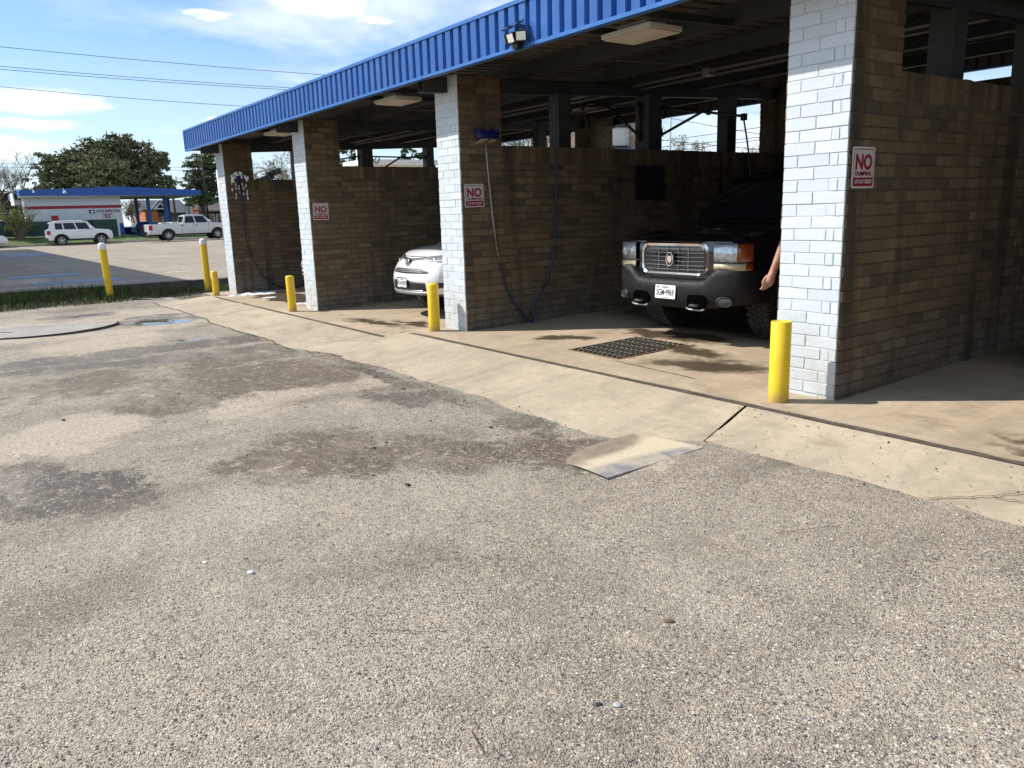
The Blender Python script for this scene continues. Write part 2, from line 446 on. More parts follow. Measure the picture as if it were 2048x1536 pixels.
    blue = ell([(-3.45,.45,.42,.50), (-3.2,.25,.35,.4), (-3.30,.98,.16,.36), (-2.75,.6,.35,.3), (-4.05,.95,.10,.5)], .65)
    puffs = ell([(-4.36,.50,.17,.20), (-4.30,.66,.10,.10), (-4.84,.50,.11,.20), (-5.6,.42,.30,.13), (-2.68,1.12,.10,.115), (-2.70,1.40,.045,.06), (-2.92,.87,.04,.05), (-4.5,1.30,.05,.05), (-2.6,1.28,.05,.05)], .75)
    cum = M('MAXIMUM', rp(cu, .66, .72), puffs)
    veil = M('MAXIMUM', veil, streak)
    veil = M('MULTIPLY', veil, M('SUBTRACT', 1.0, M('MULTIPLY', blue, .82)))
    low = rp(sp.outputs[2], .28, .0)
    veil = M('MAXIMUM', veil, M('MULTIPLY', low, .55))
    mx = n.new('ShaderNodeMix'); mx.data_type = 'RGBA'; hue = n.new('ShaderNodeMix'); hue.data_type = 'RGBA'; hue.blend_type = 'MULTIPLY'; hue.inputs[0].default_value = 1; L.new(sk.outputs[0], hue.inputs[6]); hue.inputs[7].default_value = (.74, 1.0, 1.22, 1)
    L.new(veil, mx.inputs[0]); L.new(hue.outputs[2], mx.inputs[6]); mx.inputs[7].default_value = (7.9, 8.6, 9.4, 1)
    sh = n.new('ShaderNodeMix'); sh.data_type = 'RGBA'; L.new(rp(cu, .60, .80), sh.inputs[0]); sh.inputs[6].default_value = (10.2, 10.3, 10.3, 1); sh.inputs[7].default_value = (7.0, 7.3, 7.6, 1)
    m2 = n.new('ShaderNodeMix'); m2.data_type = 'RGBA'; L.new(M('MULTIPLY', cum, .95), m2.inputs[0]); L.new(mx.outputs[2], m2.inputs[6]); L.new(sh.outputs[2], m2.inputs[7])
    L.new(m2.outputs[2], bg.inputs['Color'])
    vs = scene.view_settings; vs.view_transform = 'Standard'; vs.look = 'None'; vs.gamma = 1; vs.exposure = 0.38; vs.use_curve_mapping = False
setup_light()
scene.cycles.max_bounces = 6; scene.cycles.diffuse_bounces = 1; scene.cycles.glossy_bounces = 3; scene.cycles.caustics_reflective = False; scene.cycles.caustics_refractive = False
scene.cycles.use_denoising = True

# ------------------------------------------------------------------ ground levels
PX = [-16.68, -12.30, -7.69, -2.85]       # right-hand faces of the four brick piers in view
PW, PD = .497, .59
def zf(x, y=0): return lerp(-.128, 0.0, smooth(-8.80, -8.30, x)) + .03*smooth(.1, 1.7, y)
def zg(x, y):
    base = lerp(-.215, -.115, smooth(-9.6, -7.4, x))
    base += .012*N2(x, y, .9, 1) + .006*N2(x, y, 3.1, 2)
    base -= .02*smooth(-4.9, -3.4, x)*smooth(-2.9, -3.9, x)*smooth(-1.2, -1.6, y)*smooth(-2.6, -2.0, y)
    return base
def yend(x):                               # where the concrete apron runs out under the gravel
    return lerp(-1.55, -1.13, smooth(-3.30, -3.20, x)) + .045*N2(x, 0, 1.6, 4) + .032*N2(x, 0, 6, 5) + .018*N2(x, 0, 17, 5)

def ellipses(t, src, items):
    """largest of several soft ellipses (cx, cy, rx, ry, angle, softness)"""
    tot = None
    for (cx, cy, rx, ry, an, so) in items:
        mp = t.node('ShaderNodeMapping', vector_type='TEXTURE'); t.link(src, mp.inputs[0])
        mp.inputs['Location'].default_value = (cx, cy, 0); mp.inputs['Rotation'].default_value = (0, 0, R(an)); mp.inputs['Scale'].default_value = (rx, ry, 1000)
        ln = t.node('ShaderNodeVectorMath', operation='LENGTH'); t.link(mp.outputs[0], ln.inputs[0])
        mr = t.node('ShaderNodeMapRange', interpolation_type='SMOOTHSTEP'); t.link(ln.outputs['Value'], mr.inputs[0])
        mr.inputs[1].default_value = 1+so; mr.inputs[2].default_value = 1-so
        tot = mr.outputs[0] if tot is None else t.math('MAXIMUM', tot, mr.outputs[0])
    return tot

make_concretes()
def gravel_mat():
    t = NT('exposed_aggregate'); p = t.pos
    v = t.voronoi(104); v2 = t.voronoi(185, t.mapped(loc=(3, 5, 0)))
    cell = t.sep(v.outputs['Color'])[0]
    stone = t.ramp(cell, [(0, (.07,.062,.058)), (.10, (.22,.185,.14)), (.24, (.43,.36,.265)), (.50, (.55,.465,.345)), (.76, (.68,.585,.445)), (.95, (.34,.235,.15))], 'CONSTANT')
    small = t.ramp(t.sep(v2.outputs['Color'])[0], [(0, (.16,.15,.145)), (.3, (.36,.315,.26)), (.7, (.52,.45,.36))], 'CONSTANT')
    cov = t.ramp(t.noise(1.1, 4, .6), [(.35, .36), (.65, .52)])
    isst = t.math('LESS_THAN', v.outputs['Distance'], cov)
    matrix = t.ramp(t.noise(30, 5, .7), [(.3, (.33,.265,.19)), (.7, (.49,.40,.29))])
    fill = t.mix(.55, matrix, small)
    c = t.mix(isst, fill, stone)
    # sand washed over the stones
    n_s = t.noise(1, 6, .68, t.mapped((.9, 1.5, 1), (4, 1, 0)), .3)
    fine = t.math('ADD', t.math('MULTIPLY', t.math('SUBTRACT', t.noise(7, 7, .72), .5), 1.1), t.math('MULTIPLY', t.math('SUBTRACT', t.noise(60, 4, .75), .5), 1.5))
    sharp = lambda m, a=.36, b=.68: t.ramp(t.math('ADD', m, fine), [(a, 0.), (b, 1.)])
    sand = t.math('MULTIPLY', sharp(t.ramp(n_s, [(.44, 0.), (.70, .9)])), .5)
    dn = t.node('ShaderNodeTexNoise'); t.link(p, dn.inputs[0]); dn.inputs['Scale'].default_value = 1.5; dn.inputs['Detail'].default_value = 7; dn.inputs['Roughness'].default_value = .68
    off = t.node('ShaderNodeVectorMath', operation='MULTIPLY_ADD'); t.link(dn.outputs['Color'], off.inputs[0]); off.inputs[1].default_value = (1.1, 1.1, 0); off.inputs[2].default_value = (-.55, -.55, 0)
    ad = t.node('ShaderNodeVectorMath', operation='ADD'); t.link(p, ad.inputs[0]); t.link(off.outputs[0], ad.inputs[1]); q = ad.outputs[0]
    ss = ellipses(t, q, [(-6.2,-4.5,.55,.8,60,.5), (-6.2,-2.0,.7,.22,70,.5), (-6.3,-3.0,.45,.8,50,.5), (-14.5,-3.2,3.2,2.0,90,.5), (-11.9,-3.3,.9,1.8,85,.5), (-3.1,-1.75,.45,.38,10,.4)])
    sand = t.math('MAXIMUM', sand, t.math('MULTIPLY', sharp(ss), .68))
    c = t.mix(sand, c, t.ramp(t.noise(45, 5, .7), [(.3, (.42,.345,.25)), (.7, (.58,.485,.365))]))
    # mud and damp, each with its own outline
    mud = ellipses(t, q, [(-7.5,-2.35,.95,1.6,8,.4), (-9.1,-3.0,.42,2.0,4,.4), (-6.9,-3.55,.55,.55,0,.5), (-4.5,-3.25,.55,.55,60,.5), (-4.0,-2.6,.42,.75,-40,.45), (-3.5,-1.95,.45,.38,20,.4), (-5.0,-4.80,.85,.42,30,.5), (-8.3,-3.5,.8,1.2,0,.6), (-9.0,-2.2,.5,.9,0,.5)])
    mud = sharp(t.math('MULTIPLY', mud, t.ramp(t.noise(1, 6, .7, t.mapped((2.2, 4.5, 1), (0,0,0), (0,0,1.1))), [(.32, .35), (.56, 1.)])))
    mudc = t.ramp(t.noise(14, 6, .7), [(.3, (.058,.040,.025)), (.7, (.150,.106,.066))])
    c = t.mix(t.math('MULTIPLY', mud, .95), c, mudc)
    damp = ellipses(t, q, [(-10.7,-3.0,.42,2.1,0,.35), (-9.9,-3.6,.3,1.4,-12,.4), (-9.6,-1.9,.5,.5,0,.4), (-5.0,-1.72,.75,.13,2,.4), (-6.6,-1.72,.8,.13,0,.4), (-4.25,-1.75,.45,.17,0,.4), (-5.5,-2.0,.4,.2,0,.5), (-13.9,-2.1,.9,.5,90,.4), (-15.9,-3.1,.45,.75,0,.4), (-14.6,-2.1,.3,.5,0,.4), (-4.9,-4.7,.55,.4,35,.5)])
    damp = sharp(damp)
    c = t.mix(t.math('MULTIPLY', damp, .92), c, t.mix(.5, (.070,.052,.036), t.mix(.6, c, (.045,.034,.025))))
    pud = ellipses(t, q, [(-13.75,-2.15,.55,.36,60,.14), (-15.9,-3.1,.10,.4,0,.2), (-11.3,-2.4,.05,.3,0,.2)])
    c = t.mix(pud, c, (.05,.045,.04))
    # height of the stones
    wear = t.noise(1, 7, .66, t.mapped((1.0, .55, 1), (3,7,0), (0,0,.5)), .4)
    c = t.mix(t.ramp(wear, [(.48, 0.), (.66, .72)]), c, (.16,.128,.092))
    c = t.mix(t.ramp(t.noise(1, 6, .7, t.mapped((.5, 1.1, 1), (9,2,0), (0,0,.8)), .3), [(.50, 0.), (.66, .38)]), c, (.60,.52,.41))
    c = t.mix(t.ramp(t.noise(34, 6, .82), [(.50, 0.), (.62, .62)]), c, (.10,.085,.07))
    c = t.mix(t.ramp(t.noise(29, 6, .82, t.mapped(loc=(5,5,0))), [(.54, 0.), (.66, .5)]), c, (.68,.60,.48))
    c = t.mix(t.ramp(t.noise(8, 7, .75, t.mapped(loc=(1,8,0))), [(.55, 0.), (.68, .62)]), c, (.60,.495,.36))
    h = t.ramp(v.outputs['Distance'], [(0, 1.), (.30, .82), (.48, .0)])
    h = t.mix(.35, h, t.ramp(v2.outputs['Distance'], [(0, 1.), (.5, 0.)]))
    h = t.mix(t.math('MULTIPLY', t.math('MAXIMUM', sand, mud), .72), h, .75)
    h = t.mix(pud, h, .5)
    n = t.bump(h, 1.0, .013)
    n = t.bump(t.mix(pud, t.noise(6, 6, .65), .5), .35, .03, n)
    rough = t.mix(t.math('MULTIPLY', damp, .5), .88, .45)
    rough = t.mix(pud, rough, .03)
    rr = t.node('ShaderNodeRGBToBW'); t.link(rough, rr.inputs[0])
    return t.out(c, rr.outputs[0], n)
M_GRAVEL = gravel_mat()
M_LAWN = plain('lawn_soil', (.075,.11,.025), .95, var=.35, vs=2.5, bump=.5, bs=8, bd=.05)
M_DIRT = plain('verge_soil', (.17,.125,.085), .95, var=.4, vs=3, bump=.7, bs=20, bd=.02)

def axis(parts):
    out = []
    for a, b, st in parts:
        k = max(1, int(round((b-a)/st)))
        out += [a + (b-a)*i/k for i in range(k)]
    return out + [parts[-1][1]]
def ground():
    mb = MB(); mb.smooth = True
    xs = axis([(-900,-120,130), (-120,-22,14), (-22,-18.2,.5), (-18.2,-9,.16), (-9,-1,.07), (-1,4,.16), (4,30,4), (30,600,95)])
    ys = axis([(-600,-30,95), (-30,-8,3), (-8,-5,.3), (-5,-.9,.07), (-.9,1.2,.5), (1.2,40,6), (40,600,95)])
    rows = []
    for y in ys:
        row = []
        for x in xs:
            z = zg(x, y)
            if y > -.95: z = min(z, -.2) - .12                # lies under the building slab
            if x < -18.3: z = z - .25*smooth(-18.3, -19.2, x) - .3*smooth(-19.5, -22, x)
            row.append((x, y, z))
        rows.append(row)
    mb.grid(rows)
    structure(mb.build('ground', M_GRAVEL))
ground()

def apron():
    mb = MB(); mb.smooth = True
    for (xa, xb) in ((-17.55, -3.225), (-3.205, 6.0)):
        xs = axis([(xa, xb, .12)])
        rows = []
        for k in range(7):
            row = []
            for x in xs:
                xx = x - .26*((k/6.0)) * (-1 if abs(x+3.2) < .06 else 0)   # the cross joint runs at a slant
                ye = yend(x if x < -3.21 or x > -3.2 else -3.1)
                y0 = -.490 + .013*N2(x, 3, 6, 6)
                t = k/6.0; y = lerp(y0, ye-.25, t)
                za = zf(x) - .006; zb = zg(x, ye)
                s = (y0-y)/(y0-ye)
                z = lerp(za, zb, smooth(0, 1, s)*.35 + .65*s)
                if x < -16.9: z = lerp(z, zg(x, y)-.02, smooth(-16.9, -17.5, x))
                row.append((xx, y, z + .004*N2(x, y, 2, 8)))
            rows.append(row)
        mb.grid(rows, flip=True)
    structure(mb.build('apron', M_CONC))
    mb = MB()
    for i in range(60):                                        # dirt lying in the joints
        x0 = -17.4 + i*.36; x1 = x0 + .36
        mb.poly([(x0, -.53, zf(x0)-.006), (x1, -.53, zf(x1)-.006), (x1, -.46, zf(x1)-.002), (x0, -.46, zf(x0)-.002)])
    for i in range(110):                                       # dark seam where the old apron meets the lot
        x0 = -17.2 + i*.085; x1 = x0 + .085; w = .004*(1.3+N2(x0, 1, 3, 9)); y_a = yend(x0); y_b = yend(x1)
        mb.poly([(x0, y_a-.02-w, zg(x0, y_a)+.012), (x1, y_b-.02-w, zg(x1, y_b)+.012), (x1, y_b-.01, zg(x1, y_b)+.016), (x0, y_a-.01, zg(x0, y_a)+.016)])
    def crack(pts, w):
        for (a, b) in zip(pts, pts[1:]):
            d = Vector((b[0]-a[0], b[1]-a[1], 0)).normalized(); s = Vector((-d.y, d.x, 0))*w
            mb.poly([(a[0]-s.x, a[1]-s.y, a[2]), (b[0]-s.x*.7, b[1]-s.y*.7, b[2]), (b[0]+s.x*.7, b[1]+s.y*.7, b[2]), (a[0]+s.x, a[1]+s.y, a[2])])
    def az(x, y): ye = yend(x); s = max(0, min(1, (-.508-y)/(-.508-ye))); return lerp(zf(x)-.006, zg(x, ye), smooth(0, 1, s)*.35 + .65*s) + .010
    rngc = random.Random(6)
    for (x0, y0, x1, y1, w) in ((-1.62,-1.10,-1.40,-.93,.004), (-1.40,-.93,-1.15,-.70,.003), (-1.40,-.93,-1.22,-.90,.003), ):
        n_ = 9; crack([(lerp(x0, x1, k/n_) + rngc.uniform(-.012,.012), lerp(y0, y1, k/n_) + rngc.uniform(-.012,.012), az(lerp(x0, x1, k/n_), lerp(y0, y1, k/n_))) for k in range(n_+1)], w)
    crack([(-5.05 + k*.15, -.06 - .012*k + rngc.uniform(-.006,.006), zf(-5, -.06)+.012) for k in range(8)], .006)
    mb.poly([(-3.34, -.49, -.022), (-3.16, -.49, -.022), (-2.86, -1.3, -.128), (-3.06, -1.3, -.128)])
    structure(mb.build('joint_dirt', M_JOINT))
apron()
def bay_floor():
    mb = MB(); mb.smooth = True
    xs = axis([(-17.55, -9, .3), (-9, -8, .07), (-8, 6.0, .15)])
    ys = axis([(-.475, -.40, .02), (-.40, 2, .3), (2, 8.6, .8)])
    rows = []
    for y in ys:
        row = []
        for x in xs:
            yy = y + ((.012*N2(x, 0, 9, 3) + .008*N2(x, 0, 25, 9)) if y < -.47 else 0)
            chip = .012*max(0, N2(x, y, 5, 11)) if y < -.43 else 0
            row.append((x, yy, zf(x, y) + .006 - chip + .003*N2(x, y, 1.3, 12)))
        rows.append(row)
    mb.grid(rows)
    b0 = [r_ for r_ in rows[0]]
    mb.grid([[(p[0], p[1], p[2]-.05) for p in b0], b0])
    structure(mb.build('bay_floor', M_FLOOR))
bay_floor()

# neighbouring lot, its low wall, the verge between and the street side
def lot_mat():
    t = NT('parking_asphalt')
    c = t.ramp(t.noise(.35, 6, .65), [(.3, (.255,.205,.15)), (.7, (.345,.28,.21))])
    c = t.mix(t.ramp(t.noise(1, 6, .7, t.mapped((.12, 1.2, 1))), [(.5, 0.), (.7, .5)]), c, (.48,.42,.34))
    c = t.mix(t.ramp(t.noise(1, 5, .7, t.mapped((.2, .8, 1), (4,4,0))), [(.55, 0.), (.72, .55)]), c, (.17,.145,.12))
    c = t.mix(t.ramp(t.noise(40, 3), [(.4, .25), (.6, 0.)]), c, (.14,.12,.10))
    return t.out(c, .92, t.bump(t.noise(60, 4), .4, .004))
M_LOT = lot_mat()
LOT_X = lambda y: -19.75 + (y - .5)*.07
def lot():
    mb = MB()
    ys = [-80, -40, -20, -8, -4, 0, 3, 8, 16, 30, 60, 120]
    mb.grid([[(x if k else LOT_X(min(max(y, -8), 8)) - .30, y, .0) for k, x in enumerate([-19.7, -30, -45, -66.6])] for y in ys], flip=True)
    structure(mb.build('parking_lot', M_LOT))
    mb = MB()                                                  # concrete edge wall towards the car wash
    for a, b in zip(ys, ys[1:]):
        if b <= -8 or a >= 16: continue
        xa, xb = LOT_X(a), LOT_X(b)
        mb.v += [(xa, a, .012), (xb, b, .012), (xb, b, -.6), (xa, a, -.6), (xa-.32, a, .012), (xb-.32, b, .012)]
        n = len(mb.v)-6; mb.face((n, n+3, n+2, n+1)); mb.face((n, n+1, n+5, n+4))
    w = mb.build('lot_edge_wall', plain('mossy_dark_concrete', (.10,.09,.075), .95, var=.4, vs=3)); tag(w, 'low concrete edge wall of the parking lot above the weedy verge', 'retaining wall')
    mb = MB(); mb.smooth = True
    rows = []
    for i in range(41):
        y = -12 + i*.5
        row = []
        for k in range(13):
            x = lerp(LOT_X(y) - .05, -17.95 + .12*N2(y, 0, 1.3, 20), k/12)
            z = lerp(lerp(-.03, -.24, smooth(-2.2, -.8, y)), -.215, (k/12)**.8) + .05*N2(x, y, 1.7, 21) - (.05 if k == 12 else 0)
            if y > -.6 and x > -18.2: z -= .05
            row.append((x, y, z))
        rows.append(row)
    mb.grid(rows)
    structure(mb.build('verge', M_DIRT))
    # grass and weeds
    mb = MB(); rng = random.Random(3)
    def blade(x, y, z, h, lean, w):
        a = rng.uniform(0, 2*pi); dx, dy = cos(a), sin(a); px, py = -dy*w, dx*w
        m = (x + dx*lean*.4, y + dy*lean*.4, z + h*.6); tp = (x + dx*lean, y + dy*lean, z + h)
        mb.rnd = rng.random()
        b = len(mb.v); mb.v += [(x-px, y-py, z), (x+px, y+py, z), (m[0]+px*.7, m[1]+py*.7, m[2]), (m[0]-px*.7, m[1]-py*.7, m[2]), tp]
        mb.face((b, b+1, b+2, b+3)); mb.face((b+3, b+2, b+4))
    for i in range(22000):
        y = rng.uniform(-7.5, 1.2); f = rng.random()
        x = lerp(LOT_X(y), -18.0, f)
        dens = .55 + .9*N2(x, y, .9, 30) + .35*smooth(-1.6, -4.0, y)
        if f > .72: dens -= .45
        if y > -1.2 and f > .45: dens -= .35
        if rng.random() > dens: continue
        zb_ = lerp(lerp(-.05, -.24, smooth(-2.2, -.8, y)), -.215, f**.8)
        blade(x, y, zb_, rng.uniform(.05, .18)*(1.0 if rng.random() < .97 else 1.7)*(1.0 if f < .8 else .8), rng.uniform(.02, .12), rng.uniform(.004, .009))
    stuff(mb.build('grass', M_GRASS), 'weedy grass along the foot of the parking lot wall', 'grass')
    # far kerb and lawn
    mb = MB(); mb.box(-66.9, -66.6, -60, 90, -.1, .14); structure(mb.build('kerb', M_KERB))
    mb = MB(); mb.grid([[(-66.9, y, .11), (-68.2, y, .30), (-70.2, y, .64), (-72.5, y, .66), (-110, y, .6)] for y in (-70, -30, 0, 7.4)], flip=True)
    mb.grid([[(-66.9, y, .11), (-70.2, y, z1), (-110, y, z1)] for y, z1 in ((7.4, .64), (9.0, .35), (12, .25), (95, .2))], flip=True); structure(mb.build('lawn', M_LAWN))
    # painted bays (worn white lines and blue patches)
    t = NT('worn_white_paint'); c = t.ramp(t.noise(9, 6, .75), [(.40, (.36,.31,.25)), (.58, (.70,.68,.64))]); mw = t.out(c, .8)
    t = NT('worn_blue_paint'); c = t.ramp(t.noise(7, 6, .75), [(.40, (.30,.27,.24)), (.62, (.10,.24,.52))]); mbp = t.out(c, .8)
    mb = MB()
    for (x, y0, y1) in ((-21.3,-6,-.9),(-21.3,1.2,2.4),(-24.6,-6,-1.6),(-24.6,.3,2.6),(-28,-5,3),(-31.4,-5,4),(-34.8,-5,5),(-38.5,-5,6),(-43,-4,6)):
        mb.poly([(x-.06, y0, .006), (x+.06, y0, .006), (x+.06, y1, .006), (x-.06, y1, .006)])
    mb.poly([(-24.0,.2,.006), (-23.7,.2,.006), (-23.7,1.0,.006), (-24.0,1.0,.006)])
    structure(mb.build('road_markings', mw))
    mb = MB()
    for (x, y, w, l) in ((-22.6,-2.2,.62,1.0), (-26.0,-2.6,.7,.9), (-47,-1.3,2.4,.9)):
        mb.poly([(x-w, y-l, .006), (x+w, y-l, .006), (x+w, y+l, .006), (x-w, y+l, .006)])
    structure(mb.build('blue_markings', mbp))
lot()
# ------------------------------------------------------------------ the car wash building
BL, BH = .2485, .0845                       # brick length and course height, joint included
def bricks(mb, o, u, n, W, z0, z1, rng, mat, jit=.0035, soldier=False, zref=0.0, uoff=0.0, inset=(0, 0), painted=False):
    """one face of separate bricks standing proud of the mortar core"""
    o = Vector(o); u = Vector(u); n = Vector(n)
    def one(a, b, c, d):
        a = max(a, inset[0]); b = min(b, W - inset[1])
        if b-a < .02 or d-c < .015: return
        mb.rnd = rng.random(); mb.mat = mat
        p = (.0085 if not painted else .0045) + rng.uniform(-jit, jit)*(.5 if painted else 1); q = len(mb.v); g = .0040 if painted else .003
        j = lambda s=.0028: rng.uniform(-s, s)
        fr = [(a+g+j(), c+g+j()), (b-g+j(), c+g+j()), (b-g+j(), d-g+j()), (a+g+j(), d-g+j())]
        bk = [(a, c), (b, c), (b, d), (a, d)]
        for (x, z) in bk: mb.v.append(tuple(o + u*x + Vector((0,0,z)) - n*.004))
        for (x, z) in fr: mb.v.append(tuple(o + u*x + Vector((0,0,z)) + n*(p + j(.0015))))
        mb.face((q+4, q+5, q+6, q+7))
        for i in range(4):
            k = (i+1) % 4; mb.face((q+i, q+k, q+4+k, q+4+i))
    zs = z1 - .205 if soldier else z1
    zref = .032; k = int(floor((z0-zref)/BH))
    while zref + k*BH < zs - .02:
        a = max(z0, zref + k*BH); b = min(zs, zref + (k+1)*BH) - (.002 if painted else .008)
        if painted and k % 2:
            cuts = [0, .120+rng.uniform(-.006,.006), .366+rng.uniform(-.006,.006), .432+rng.uniform(-.005,.005), W]
            for c0, c1 in zip(cuts, cuts[1:]): one(c0, c1-.0015, a, b)
            k += 1; continue
        x = -BL*(.5 if k % 2 else 0) - uoff
        while x < W:
            one(x, x + BL - (.0015 if painted else .008), a, b); x += BL
        k += 1
    if soldier:
        x = 0
        while x < W:
            one(x, x + .095, zs + .004, z1); x += .1055

WASH = thing('car_wash_building', 'long self-serve car wash with white painted brick piers and corrugated blue fascia', 'car wash')
ZW = [2.213, 2.214, 2.167, 2.276, 2.22]
PXS = PX + [2.05]
ROOF = lambda y: 3.10 + .042*y              # underside of the metal deck
def piers_and_walls():
    rng = random.Random(11)
    for i, px in enumerate(PXS):
        xl = px - PW; zb = zf(px) - .06; zt = 2.93
        zw = ZW[i]; yr0, yr1 = 6.10, 6.69
        # front pier
        mb = MB()
        mb.mat = 2; mb.box(xl+.012, px-.012, 0, .03, zb, zt)
        mb.mat = 1; mb.box(xl, px, .004, PD, zb, zt-.001)
        bricks(mb, (xl, 0, 0), (1,0,0), (0,-1,0), PW, zb, zt, rng, 3, .004, inset=(.002, .002), painted=True)
        bricks(mb, (px, 0, 0), (0,1,0), (1,0,0), PD, zb, zt, rng, 0, .004, inset=(.006, 0))
        bricks(mb, (xl, PD, 0), (0,-1,0), (-1,0,0), PD, zb, zt, rng, 0, .004, inset=(0, .006))
        bricks(mb, (px, PD, 0), (-1,0,0), (0,1,0), PW, zw, zt, rng, 0)
        mb.build('pier', [M_TAN, M_MORTAR, M_MORTARW, M_WHITE], WASH)
        # divider wall between the bays
        mb = MB(); mb.mat = 1; mb.box(xl+.004, px-.004, PD, yr0, zb, zw-.008)
        for (o, u, n) in (((px-.003, PD, 0), (0,1,0), (1,0,0)), ((xl+.003, yr0, 0), (0,-1,0), (-1,0,0))):
            bricks(mb, o, u, n, yr0-PD, zb, zw, rng, 0, .0035, soldier=True, uoff=BL*.5-.092 if n[0] > 0 else 0)
        y = PD                                                    # soldier course seen from above
        while y < yr0 - .02:
            mb.mat = 0; mb.rnd = rng.random(); zt2 = zw + rng.uniform(-.004, .006)
            mb.box(xl+.006, px-.006, y, min(y+.095, yr0), zw-.02, zt2); y += .1055
        mb.build('divider_wall', [M_TAN, M_MORTAR], WASH)
        # rear pier
        zt = ROOF(6.7) - .06
        mb = MB(); mb.mat = 1; mb.box(xl, px, yr0, yr1, zb, zt)
        bricks(mb, (xl, yr0, 0), (1,0,0), (0,-1,0), PW, zw-.3, zt, rng, 0)
        bricks(mb, (px, yr0, 0), (0,1,0), (1,0,0), PD, zb, zt, rng, 0)
        bricks(mb, (xl, yr1, 0), (0,-1,0), (-1,0,0), PD, zb, zt, rng, 0)
        bricks(mb, (px, yr1, 0), (-1,0,0), (0,1,0), PW, zb, zt, rng, 0)
        mb.build('pier', [M_TAN, M_MORTAR], WASH)
piers_and_walls()
def added_rear_walls():  # unseen closed walls, added to keep the drive-through bays dark
    rng = random.Random(77)
    for (xa, xb) in ((PXS[2], PXS[3]-PW), (PXS[3], PXS[4]-PW)):
        mb = MB(); mb.mat = 1; mb.box(xa, xb, 6.16, 6.42, -.05, 2.86)
        bricks(mb, (xa, 6.16, 0), (1,0,0), (0,-1,0), xb-xa, -.03, 2.86, rng, 0)
        mb.build('rear_wall', [M_TAN, M_MORTAR], WASH)
added_rear_walls()

XA, XB = -17.83, 4.6
YF = -.42
def corrugated(name, y, out, z0, z1, mats, xa=XA, xb=XB):
    """vertical ribbed metal sheet facing out (-1 front, +1 rear)"""
    mb = MB(); pitch = .161
    prof = []; x = xa
    while x < xb:
        for (dx, dd) in ((0, 0), (.082, 0), (.100, .042), (.126, .042), (.149, 0)):
            if x + dx <= xb: prof.append((x+dx, dd))
        x += pitch
    prof.append((xb, 0))
    def yy(d, x, z): return y - out*d + .004*N2(x, z, 2.2, 44)
    cols = [z0 + (z1-z0)*k/4 for k in range(5)]
    mb.grid([[(px, yy(d, px, z), z) for (px, d) in prof] for z in cols], flip=out > 0)
    f = mb.build(name, mats[0], WASH)
    mb = MB(); rng = random.Random(5)
    a, b = sorted((y + out*.010, y - out*.055)); x = xa - .012
    mb.box(xa-.012, xb, a, b, z1, z1+.035)
    while x < xb:                                                 # bottom trim in uneven lengths
        L = 3.05; e = rng.uniform(-.006, .006)
        mb.box(x, min(x+L-.004, xb), a + e*.3, b, z0-.03+e, z0+.004)
        x += L
    mb.box(xa-.012, xa+.02, a, b, z0, z1)
    mb.build('trim', mats[1], f)
    mb = MB(); mb.grid([[(px, y + out*(-.012-d if False else -.010) - out*d, z) for (px, d) in prof] for z in (z0+.002, z1-.002)], flip=out < 0)
    mb.build('lining', M_DECK, f)
    return f
fr = corrugated('fascia', YF, -1, 2.877, 3.243, (M_BLUE, M_BLUETRIM)); tag(fr, 'sunlit blue corrugated front fascia')
corrugated('fascia', 7.0, 1, 3.13, 3.56, (M_BLUE, M_BLUETRIM))
